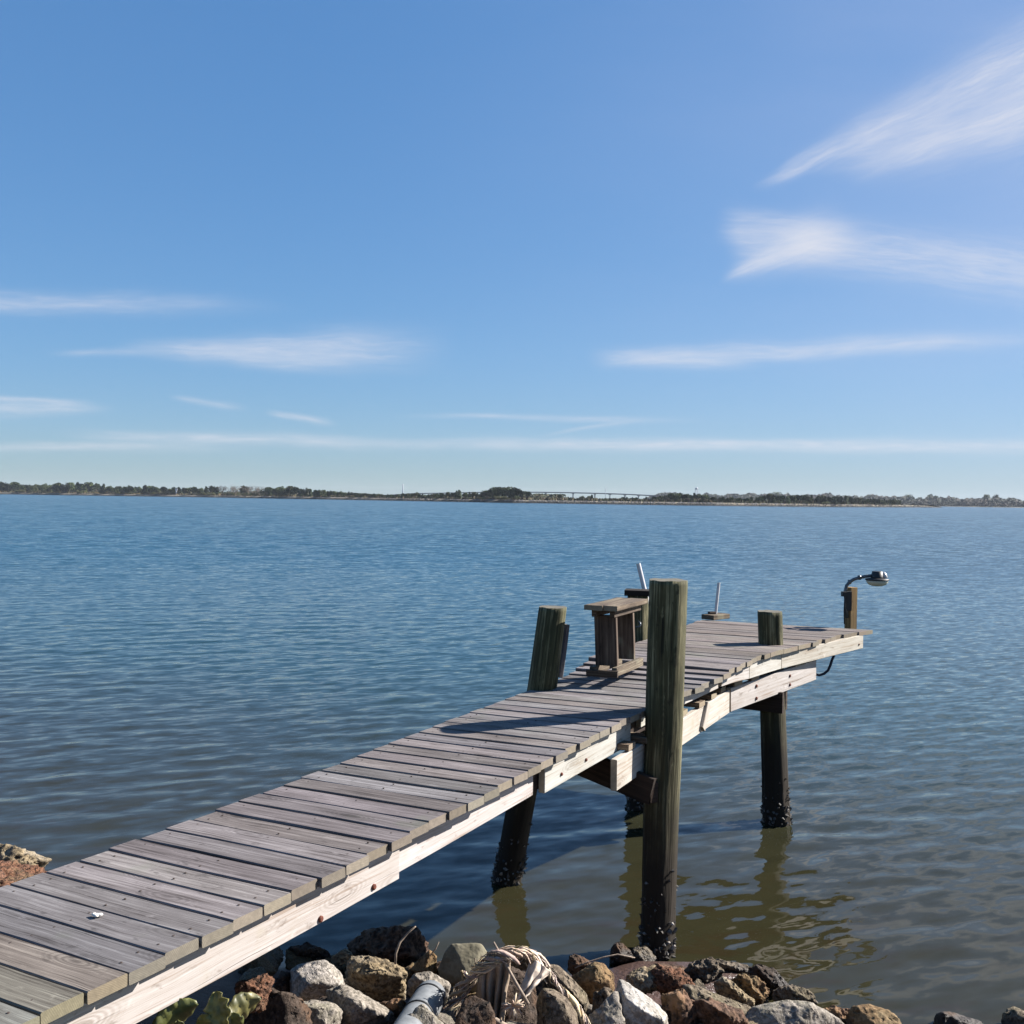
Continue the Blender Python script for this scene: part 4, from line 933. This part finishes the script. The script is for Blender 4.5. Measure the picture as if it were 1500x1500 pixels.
def leaves():
    m, t, b = mat('olive_leaf'); at = t.new('ShaderNodeAttribute', attribute_name='tint'); tc = t.new('ShaderNodeTexCoord')
    n = t.noise(tc.outputs['Object'], 25, 4); c = t.mix(t.rng(n, .35, .65), (.055, .058, .018), (.145, .133, .042)); c = t.mix(1.0, c, at.outputs['Color'], 'MULTIPLY')
    t.put(b.inputs['Base Color'], c); b.inputs['Roughness'].default_value = .5
    root = thing('shore_plant', 'broad olive leaves of a low plant beside the pier rim', 'plant', GZ(320, 1500, .5))
    r = random.Random(9)
    def leaf(bx, by, tx, ty, wpx, y, curl, tn, dy=0.0, lob=0.0):
        mb = MB(); a = GY(bx, by, y); e = GY(tx, ty, y+dy); ax = e-a; L = ax.length; d = ax.normalized(); sd_ = d.cross(Vector((0, 1, .3))).normalized(); up = sd_.cross(d)
        nu, nv = 18, 10; V = []; W = wpx*y/F
        for i in range(nu+1):
            u = i/nu; w = W*(math.sin(math.pi*min(1, u*.93+.05))**.7)*(1+lob*math.sin(u*22))
            for j in range(nv+1):
                v = j/nv*2-1
                V.append(a+ax*u+sd_*(w*.5*v)+up*(curl*L*(v*v)*.35+curl*L*.5*math.sin(u*2.8)+.006*mnoise.noise(Vector((u*6, v*3, tx)))+.004*math.sin(u*30)*abs(v)))
        Fs = [[i*(nv+1)+j, i*(nv+1)+j+1, (i+1)*(nv+1)+j+1, (i+1)*(nv+1)+j] for i in range(nu) for j in range(nv)]
        mb.add(V, Fs, None, tn, 0, True); o = mb.build('leaf', m, root); s_ = o.modifiers.new('t', 'SOLIDIFY'); s_.thickness = .0015
    for (x0_, y0_, x1_, y1_) in ((328, 1506, 322, 1640), (335, 1502, 330, 1640), (225, 1512, 250, 1640)):
        mb = MB(); mb.tube([GY(x0_, y0_, 3.2), GY((x0_+x1_)/2, (y0_+y1_)/2, 3.22), GY(x1_, y1_, 3.2)], [.005, .007, .009], 7, (.6, .6, .5)); mb.build('stem', m, root)
    leaf(225, 1512, 290, 1472, 42, 3.2, .25, (.8, .9, .7), .05)
    leaf(328, 1506, 318, 1452, 40, 3.2, -.2, (1.3, 1.25, 1.0), .05, .2)
    leaf(335, 1502, 384, 1464, 46, 3.2, .35, (.95, .9, .9), .08)
    leaf(318, 1530, 352, 1490, 36, 3.2, .3, (.7, .8, .6), .0)
    leaf(276, 1530, 262, 1492, 34, 3.2, -.3, (.7, .8, .6), .0)
    leaf(300, 1530, 298, 1486, 30, 3.2, .2, (.9, .9, .6), .0)
leaves()
# small white shell scrap lying on the deck
mb = MB(); c = GZ(141, 1341, EYE-1.412-.006); rs = random.Random(2)
for (dx, dy, s_) in ((0, 0, .011), (.012, .004, .009), (-.010, .006, .008), (.004, -.008, .007)):
    mb.tube([c+Vector((dx, dy, 0)), c+Vector((dx, dy, .004)), c+Vector((dx, dy, .006))], [s_, s_*.9, s_*.4], 9)
tag(mobj('shell_scrap', mb.mesh('shell_scrap', M_SHELL)), 'small broken white shell on the grey deck boards', 'shell')

# ------------------------------------------------------------------ far shore
SKL = [(-120, 13), (0, 14), (15, 14), (60, 11), (100, 15), (140, 14), (165, 10), (210, 12), (245, 10), (275, 10), (300, 12), (325, 14), (400, 12), (418, 14), (440, 12), (465, 11), (480, 9), (500, 8), (540, 6), (575, 5), (608, 8), (625, 6), (660, 9), (675, 12), (690, 9), (705, 9), (716, 14), (735, 18), (757, 18), (770, 12), (785, 6), (800, 6), (820, 8), (845, 7), (870, 9), (890, 11), (905, 6), (930, 6), (960, 7), (985, 12), (1030, 12), (1048, 8), (1090, 7), (1105, 9), (1125, 12), (1180, 11), (1240, 11), (1260, 9), (1300, 8), (1318, 7)]
def skl(px): return float(np.interp(px, [a for a, b in SKL], [b for a, b in SKL]))
def hor(px): return HY+ROLL*(px-750)
SH = [(-140, 3.1), (0, 3.2), (150, 3.4), (300, 3.6), (450, 4.2), (600, 4.9), (750, 5.6), (900, 5.9), (1050, 5.9), (1200, 5.4), (1300, 4.6), (1375, 4.0)]
def shore_pt(px):
    dy = float(np.interp(px, [a for a, b in SH], [b for a, b in SH])); d = EYE*F/dy
    return Vector(((px-750)/F*d, d, 0)), d
def island():
    m, t, b = mat('far_shore_sand'); geo = t.new('ShaderNodeNewGeometry'); p = geo.outputs['Position']; n = t.noise(t.vmath('MULTIPLY', p, (.05, .05, .4)), 1, 4)
    t.put(b.inputs['Base Color'], t.mix(t.rng(t.sep(p)[2], 2.0, 2.3), t.mix(t.rng(n, .4, .6), (.20, .165, .11), (.13, .11, .065)), (.020, .022, .010)))
    bs = b.inputs['Base Color'].links[0].from_socket; t.put(b.inputs['Base Color'], t.mix(t.rng(t.sep(p)[2], 1.25, .9), bs, (.018, .016, .014))); b.inputs['Roughness'].default_value = .95
    V = []; N_ = 120
    prof = [(-2, -1.5), (0, -.2), (5, 1.7), (9, 2.3), (40, 2.6), (120, 2.4), (170, -1.5)]
    for i in range(N_+1):
        px = -140+(1380+140)*i/N_; s, d = shore_pt(px); s2, _ = shore_pt(px+4); tg = (s2-s).normalized(); nr = Vector((-tg.y, tg.x, 0))
        tap = min(1, (N_-i)/14+.02); fx = 1 if i < N_ else .2
        for (o_, z) in prof:
            q = s+nr*o_*(tap if o_ > 9 else 1)*fx; V.append((q.x, q.y, z*(fx)+.3*mnoise.noise(Vector((q.x*.05, q.y*.05, 0)))))
    k = len(prof); Fs = [[i*k+j, (i+1)*k+j, (i+1)*k+j+1, i*k+j+1] for i in range(N_) for j in range(k-1)]
    me = bpy.data.meshes.new('island'); me.from_pydata(V, [], Fs); me.materials.append(m)
    o = bpy.data.objects.new('island', me); COL.objects.link(o); tag(o, kind='structure')
    # riprap
    mr, t, b = mat('far_riprap'); at = t.new('ShaderNodeAttribute', attribute_name='tint'); t.put(b.inputs['Base Color'], at.outputs['Color']); b.inputs['Roughness'].default_value = .9
    mb = MB(); r = random.Random(8)
    for _ in range(6500):
        px = r.uniform(-130, 1376); s, d = shore_pt(px); s2, _ = shore_pt(px+4); tg = (s2-s).normalized(); nr = Vector((-tg.y, tg.x, 0))
        o_ = r.uniform(-.5, 6); sz = r.uniform(.4, 1.0); c = s+nr*o_+Vector((0, 0, -.2+.36*o_+r.uniform(-.1, .2)))
        g = (r.uniform(.01, .035) if c.z < 1.15 else r.uniform(.05, .20)) ; tn = (g*1.05, g*.98, g*.9)
        vs = [c+Vector((r.uniform(.6, 1)*sz*sx, r.uniform(.6, 1)*sz*sy, r.uniform(.6, 1)*sz*sz_*.8)) for sx, sy, sz_ in ((1, 0, 0), (-1, 0, 0), (0, 1, 0), (0, -1, 0), (0, 0, 1), (0, 0, -1))]
        mb.add(vs, [[0, 2, 4], [2, 1, 4], [1, 3, 4], [3, 0, 4], [2, 0, 5], [1, 2, 5], [3, 1, 5], [0, 3, 5]], None, tn)
    tag(mobj('riprap', mb.mesh('riprap', mr)), kind='stuff')
    # reeds and low scrub
    mg, t, b = mat('marsh_scrub'); at = t.new('ShaderNodeAttribute', attribute_name='tint'); t.put(b.inputs['Base Color'], at.outputs['Color']); b.inputs['Roughness'].default_value = .9
    mb = MB()
    for _ in range(26000):
        px = r.uniform(-130, 1330); s, d = shore_pt(px); s2, _ = shore_pt(px+4); tg = (s2-s).normalized(); nr = Vector((-tg.y, tg.x, 0))
        dens = mnoise.noise(Vector((px*.02, 1, 2)))
        if px > 770 and px < 980 and r.random() < .45+dens: continue
        o_ = r.uniform(9, 34); h = r.uniform(.8, 2.6)*(1+.6*dens); w = r.uniform(.3, 1.0)
        c = s+nr*o_+Vector((0, 0, 2.1)); a = r.uniform(0, 3.14); dx = Vector((math.cos(a)*w, math.sin(a)*w, 0))
        k = r.random(); col = (.20, .155, .075) if k < .42 else ((.075, .085, .03) if k < .8 else (.13, .08, .05))
        g = r.uniform(.4, .8); col = tuple(q*g for q in col)
        mb.add([c-dx, c+dx, c+dx*.4+Vector((r.uniform(-.3, .3), r.uniform(-.3, .3), h)), c-dx*.5+Vector((0, 0, h*.8))], [[0, 1, 2, 3]], None, col)
    for _ in range(30000):
        px = r.uniform(-135, 1325); s, d = shore_pt(px); hp = skl(px)
        if 772 < px < 965 and hp < 8.5: continue
        s2, _ = shore_pt(px+4); tg = (s2-s).normalized(); nr = Vector((-tg.y, tg.x, 0))
        c = s+nr*r.uniform(26, 60); H = hp*d/F; z = 2+max(0, (H*.74-2))*r.random()**.8; w = r.uniform(.5, 1.3)
        a1 = Vector((r.gauss(0, 1), r.gauss(0, 1), r.gauss(0, 1))).normalized()*w; b1 = a1.orthogonal().normalized()*w; c.z = z
        q = r.random(); col = (.030, .040, .017) if q < .6 else ((.060, .058, .026) if q < .85 else (.085, .065, .04)); g = r.uniform(.6, 1.1); col = tuple(v_*g for v_ in col)
        mb.add([c-a1, c-b1, c+a1, c+b1], [[0, 1, 2, 3]], None, col)
    tag(mobj('marsh_scrub', mb.mesh('marsh_scrub', mg)), kind='stuff')
island()

# trees of the far shore: eight crowns, copied
M_BARK = plain('far_bark', (.11, .085, .065), .9)
def foliage_mat(name):
    m, t, b = mat(name); at = t.new('ShaderNodeAttribute', attribute_name='tint')
    oi = t.new('ShaderNodeObjectInfo')
    hv = t.new('ShaderNodeHueSaturation'); t.put(hv.inputs['Color'], at.outputs['Color']); t.put(hv.inputs['Value'], t.rng(oi.outputs['Random'], 0, 1, .75, 1.3, False))
    t.put(hv.inputs['Hue'], t.rng(oi.outputs['Random'], 0, 1, .485, .515, False))
    t.put(b.inputs['Base Color'], hv.outputs[0]); b.inputs['Roughness'].default_value = .8; b.inputs['Specular IOR Level'].default_value = .15; return m
M_LEAFD = foliage_mat('evergreen_foliage')
def crown(kind, seed, n=1000):
    r = random.Random(seed); mb = MB()
    blobs = []
    if kind == 'round':
        for _ in range(7): blobs.append((Vector((r.uniform(-.42, .42), r.uniform(-.42, .42), r.uniform(.35, .78))), r.uniform(.22, .36)))
        cols = [(.030, .045, .016), (.045, .062, .02), (.065, .075, .028)]
    elif kind == 'low':
        for _ in range(8): blobs.append((Vector((r.uniform(-.7, .7), r.uniform(-.5, .5), r.uniform(.25, .62))), r.uniform(.22, .34)))
        cols = [(.04, .055, .018), (.07, .075, .028), (.11, .10, .045)]
    elif kind == 'bare':
        for _ in range(8): blobs.append((Vector((r.uniform(-.45, .45), r.uniform(-.4, .4), r.uniform(.4, .8))), r.uniform(.2, .33)))
        cols = [(.11, .095, .08), (.15, .13, .115), (.08, .065, .05)]
    else:
        for k in range(9): blobs.append((Vector((r.uniform(-.14, .14), r.uniform(-.14, .14), .25+k*.085)), .30-k*.025))
        cols = [(.022, .038, .018), (.035, .052, .022), (.05, .065, .026)]
    if kind == 'bare': n = 520
    for _ in range(n):
        c, rad = r.choice(blobs); d = Vector((r.gauss(0, 1), r.gauss(0, 1), r.gauss(0, 1))).normalized()
        p = c+d*rad*(r.random()**.4); s = r.uniform(.035, .085)*(.5 if kind == 'bare' else 1)
        a = Vector((r.gauss(0, 1), r.gauss(0, 1), r.gauss(0, 1))).normalized(); b = a.orthogonal().normalized()
        if kind == 'bare': a = Vector((d.x*.5, d.y*.5, 1)).normalized()*1.8; b = b*.35
        col = r.choice(cols); g = r.uniform(.7, 1.3); col = tuple(k*g for k in col)
        mb.add([p-a*s, p-b*s, p+a*s*1.1, p+b*s], [[0, 1, 2, 3]], None, col)
    me = mb.mesh('crown', M_LEAFD)
    tb = MB(); tb.tube([(0, 0, 0), (.01, 0, .3), (0, .01, .6)], [.035, .026, .012], 6)
    for _ in range(5):
        c, rad = r.choice(blobs); tb.tube([(0, 0, .22+r.uniform(0, .15)), tuple(c*.6+Vector((0, 0, .15))), tuple(c)], [.016, .011, .004], 5)
    return me, tb.mesh('trunk', M_BARK)
CR = {k: [crown(k, 100+i*7+hash_) for i in range(4)] for hash_, k in enumerate(('round', 'low', 'bare', 'pine'))}
def far_tree(px, hpx, kind, back, wf, label, group, idx, ddist=0.0):
    s, d = shore_pt(min(px, 1376)); s2, _ = shore_pt(min(px, 1376)+4); tg = (s2-s).normalized(); nr = Vector((-tg.y, tg.x, 0))
    p = s+nr*back; d2 = p.y; p.x = (px-750)/F*d2
    H = max(1.5, (hpx)*d2/F)
    cm, tm = CR[kind][idx % 4]
    root = thing('shrub' if kind == 'low' else ('bare_tree' if kind == 'bare' else 'tree'), label, 'shrub' if kind == 'low' else 'tree', (p.x, p.y, 2.2), group)
    root.scale = (H*wf, H*wf, H); root.rotation_euler = (0, 0, (idx*2.4) % 6.28)
    for nm, me in (('crown', cm), ('trunk', tm)): mobj(nm, me, root, True)
r = random.Random(21)
# skyline of the photograph: height in px above the waterline by column
px = -120.0; k = 0
while px < 1318:
    h = skl(px)
    if 322 < px < 386: zone = ('pale leafless tree in the tall bare clump left of centre', 'bare trees on the far shore')
    elif px < 322: zone = ('dark evergreen in the tree line on the left stretch of the far shore', 'trees left of the bare clump')
    elif px < 560: zone = ('dark evergreen between the bare clump and the low scrub of the far shore', 'trees right of the bare clump')
    elif px < 700: zone = ('dark rounded tree just left of the tallest dark clump before the bridge', 'trees before the bridge')
    elif px < 775: zone = ('tallest dark tree clump beside the left end of the bridge', 'tall dark clump by the bridge')
    elif px < 965: zone = ('small dark tree on the rock spit in front of the bridge', 'small trees in front of the bridge')
    else: zone = ('dark winter tree on the rock spit right of the bridge', 'trees right of the bridge')
    hh = h*r.uniform(.95, 1.2)-.5
    kind = 'round' if r.random() < .75 else 'pine'
    if px < 322:
        zone = (f"dark {'rounded' if kind == 'round' else 'pointed'} evergreen on the left far shore "+('at the left edge of the picture' if px < 60 else ('in its tallest part' if px < 165 else ('just left of the white marker tower' if px < 245 else 'between the marker tower and the bare clump'))), zone[1])
    elif px >= 965:
        zone = (f"dark {'rounded' if kind == 'round' else 'pointed'} winter tree on the rock spit "+('between the bridge end and the water tower' if px < 1020 else ('just right of the water tower' if px < 1110 else ('in the middle of the right-hand spit' if px < 1220 else 'near the right tip of the spit'))), zone[1])
    else: zone = (zone[0].replace('dark ', 'dark '+('rounded ' if kind == 'round' else 'pointed ')).replace('rounded rounded', 'rounded').replace('pointed rounded', 'pointed'), zone[1])
    if 322 < px < 386: kind = 'bare' if r.random() < .8 else 'round'; hh = 17*r.uniform(.85, 1.05)
    if 775 < px < 965 and r.random() < .45: px += r.uniform(5, 12); continue
    far_tree(px, hh, kind, r.uniform(14, 60), r.uniform(.75, 1.15) if kind != 'pine' else .9, zone[0], zone[1], k); k += 1
    if r.random() < .40:
        far_tree(px+r.uniform(-4, 4), max(3, h*.42), 'low', r.uniform(10, 20), r.uniform(1, 1.6), 'low '+('brown green scrub bush at the foot of ')+{'t': 'the far shore tree line', 'b': 'the far shore tree line'}['t'], 'scrub bushes of the far shore', k); k += 1
    px += max(3.2, hh*r.uniform(.38, .75))

# far mainland behind, right and centre
def mainland():
    m, t, b = mat('mainland_ground'); geo = t.new('ShaderNodeNewGeometry'); n = t.noise(geo.outputs['Position'], .02, 3)
    t.put(b.inputs['Base Color'], t.mix(n, (.16, .13, .09), (.10, .09, .05))); b.inputs['Roughness'].default_value = .95
    pts = [(-300, 3600), (500, 3500), (620, 3300), (960, 2300), (1200, 1950), (1400, 1800), (1800, 1700)]
    V = []; 
    for (px, d) in pts:
        x = (px-750)/F
        for dd, z in ((0, -.5), (12, .8), (40, 1.2), (600, 1.5)): V.append((x*(d+dd), d+dd, z))
    Fs = [[i*4+j, (i+1)*4+j, (i+1)*4+j+1, i*4+j+1] for i in range(len(pts)-1) for j in range(3)]
    me = bpy.data.meshes.new('mainland'); me.from_pydata(V, [], Fs); me.materials.append(m); o = bpy.data.objects.new('mainland', me); COL.objects.link(o); tag(o, kind='structure')
    r = random.Random(77); mb = MB()
    T = [(-300, 5), (300, 5), (500, 6), (620, 5), (700, 4), (760, 3), (940, 4), (955, 10), (975, 15), (1000, 12), (1040, 13), (1100, 14), (1200, 15), (1300, 13.5), (1400, 12.5), (1500, 12.5), (1800, 12)]
    def dist(px): return float(np.interp(px, [a for a, b in pts], [b for a, b in pts]))
    for _ in range(44000):
        px = r.uniform(940, 1760) if r.random() < .86 else r.uniform(-280, 640)
        d = dist(px)+r.uniform(14, 120); hp = float(np.interp(px, [a for a, b in T], [b for a, b in T]))
        cell = math.floor(px/7+.8*mnoise.noise(Vector((px*.3, 0, 0)))); jit = .9+.28*mnoise.noise(Vector((px*.045, 3, 0)))+.22*mnoise.noise(Vector((px*.16, 9, 0)))+.12*mnoise.noise(Vector((px*.5, 1, 0)))
        inb = 1
        h = hp*d/F*jit*inb; z = h*(r.random()**.85); s = r.uniform(1.0, 2.6)
        p = Vector(((px-750)/F*d, d, 1+z)); a = Vector((r.gauss(0, 1), r.gauss(0, 1), r.gauss(0, 1))).normalized(); b2 = a.orthogonal().normalized()
        g = r.uniform(.8, 1.1); c = (.024, .034, .022) if mnoise.noise(Vector((px*.02, z*.1, 4)))+r.uniform(-.3, .3) < .1 else (.042, .036, .028); c = tuple(q*g for q in c)
        mb.add([p-a*s, p-b2*s, p+a*s, p+b2*s], [[0, 1, 2, 3]], None, c)
    m2 = bpy.data.materials['marsh_scrub']; tag(mobj('far_woods', mb.mesh('far_woods', m2)), kind='stuff')
    # trees that stick out of the far woods
    for k, (px, hp, wf, kd) in enumerate(((1331, 16, .7, 'round'), (1366, 16, .9, 'round'), (1444, 16, .7, 'round'), (1458, 17.5, .5, 'round'), (1138, 17, .8, 'round'), (978, 16, .9, 'bare'), (1207, 17, .9, 'bare'))):
        d = dist(px)+60; H = hp*d/F*1.03; cm, tm = CR[kd][k % 4]
        nm = ['lone', 'broad', 'thin', 'leaning', 'bushy', 'pale', 'grey'][k]
        wh = ['left of the right-hand gap', 'in the middle of the right skyline', 'second from the right end', 'nearest the right end', 'right of the water tower', 'just right of the bridge end', 'at the centre of the right skyline'][k]
        root = thing('tree', f'{nm} tree crown rising above the far woods {wh}', 'tree', ((px-750)/F*d, d, 1), 'trees above the far woods'); root.scale = (H*wf, H*wf, H)
        for n2, me in (('crown', cm), ('trunk', tm)): mobj(n2, me, root, True)
mainland()

# bridge far behind the island
def bridge():
    m = plain('bridge_concrete', (.20, .20, .195), .8, scale=.3, var=.12)
    prof = [(560, 726.5), (600, 723.6), (700, 721.6), (760, 721.2), (800, 721.6), (840, 722.2), (880, 723.2), (920, 724.6), (960, 726.6), (1000, 729)]
    d0 = 2450
    P = []
    for (px, py) in prof:
        d = d0+(760-px)*.6; P.append(GY(px, py, d))
    root = thing('bridge', 'long low grey bridge on slim piers beyond the rock spit', 'bridge', P[4])
    mb = MB()
    for i in range(len(P)-1): mb.board(P[i], P[i+1]+(P[i+1]-P[i]).normalized()*.3, 11, 1.5, segs=1, warp=0, ch=.1, ends=0)
    mb.build('deck', m, root)
    mb = MB()
    for s_ in (-5.2, 5.2):
        for i in range(len(P)-1): mb.board(P[i]+Vector((0, s_, 1.3)), P[i+1]+Vector((0, s_, 1.3)), .3, 1.0, segs=1, warp=0, ch=.05, ends=0)
    mb.build('railing', m, root)
    xs = [p.x for p in P]
    for px in (600, 640, 680, 720, 760, 799, 839, 871, 893, 915, 935, 955, 975):
        d = d0+(760-px)*.6; x = (px-750)/F*d; z = float(np.interp(x, xs, [p.z for p in P]))
        mb = MB(); w = 2.4 if px in (799, 839, 871, 915) else 1.5
        mb.board((x, d, -1), (x, d, z-2.2), w, 7, (0, 1, 0), segs=1, warp=0, ch=.1, ends=0); mb.board((x-2.6, d, z-1.6), (x+2.6, d, z-1.6), 9, 1.6, segs=1, warp=0, ch=.1, ends=0)
        mb.build('pier', m, root)
bridge()
def far_bits():
    m = plain('pale_paint', (.62, .63, .65), .6, var=.05, scale=.5); m2 = plain('grey_paint', (.42, .45, .5), .6, var=.05, scale=.5)
    # water tower
    d = 2300; b = GY(1020, 738, d); t_ = thing('water_tower', 'pale water tower on thin legs above the right-hand woods', 'tower', (b.x, d, 0))
    mb = MB(); zt = GY(1020, 716, d).z
    mb.tube([(b.x, d, zt-1.5), (b.x, d, zt-.8), (b.x, d, zt+1.2), (b.x, d, zt+2.6), (b.x, d, zt+3.1)], [1.0, 3.0, 3.6, 2.2, .3], 14); mb.build('tank', m, t_)
    for dx, dy in ((-2, -2), (2, -2), (2, 2), (-2, 2)):
        mb = MB(); mb.tube([(b.x+dx*1.4, d+dy*1.4, 0), (b.x+dx, d+dy, zt-.8)], .45, 6); mb.build('leg', m2, t_)
    # marker tower
    s, d = shore_pt(250); c = Vector((s.x+2, s.y+13, 2.2)); t_ = thing('marker_tower', 'slim white marker tower among the trees on the left far shore', 'tower', c)
    H = 11*d/F
    mb = MB(); mb.tube([c, c+Vector((0, 0, H*.6))], .7, 6); mb.build('mast', m, t_)
    mb = MB(); mb.box(c+Vector((0, 0, H*.72)), 2.2, 1.8, H*.3, .2, ch=.05); mb.build('cabin', [m, m], t_)
    # faint tall tower and thin mast
    d = 3300; c = GY(590, 728, d); tp = GY(590, 709, d).z; o = MB(); o.tube([(c.x, d, 0), (c.x, d, tp*.5), (c.x, d, tp)], [2.2, 1.7, 1.4], 10)
    tag(mobj('chimney', o.mesh('chimney', m2)), 'faint tall grey tower on the horizon left of the bridge', 'tower')
    d = 1600; c = GY(887, 730, d); tp = GY(887, 713, d).z; o = MB(); o.tube([(c.x, d, 0), (c.x, d, tp)], [.55, .3], 6); o.tube([(c.x-1.2, d, tp-5), (c.x+1.2, d, tp-5)], .3, 6)
    tag(mobj('radio_mast', o.mesh('radio_mast', m2)), 'thin dark mast rising above the bridge deck', 'mast')
far_bits()

# ------------------------------------------------------------------ haze
def haze():
    me = bpy.data.meshes.new('haze'); X, Y0, Y1, Z0, Z1 = 5800, -300, 5800, -3, 60
    v = [(-X, Y0, Z0), (X, Y0, Z0), (X, Y1, Z0), (-X, Y1, Z0), (-X, Y0, Z1), (X, Y0, Z1), (X, Y1, Z1), (-X, Y1, Z1)]
    me.from_pydata(v, [], [[3, 2, 1, 0], [4, 5, 6, 7], [0, 1, 5, 4], [1, 2, 6, 5], [2, 3, 7, 6], [3, 0, 4, 7]])
    m = bpy.data.materials.new('haze'); m.use_nodes = True; t = NT(m.node_tree); t.n.clear(); out = t.new('ShaderNodeOutputMaterial'); pv = t.new('ShaderNodeVolumePrincipled')
    pv.inputs['Color'].default_value = (.60, .66, .76, 1); pv.inputs['Density'].default_value = .00006; pv.inputs['Anisotropy'].default_value = .1
    t.l.new(pv.outputs[0], out.inputs['Volume']); me.materials.append(m)
    o = bpy.data.objects.new('haze', me); COL.objects.link(o); tag(o, kind='stuff')
haze()
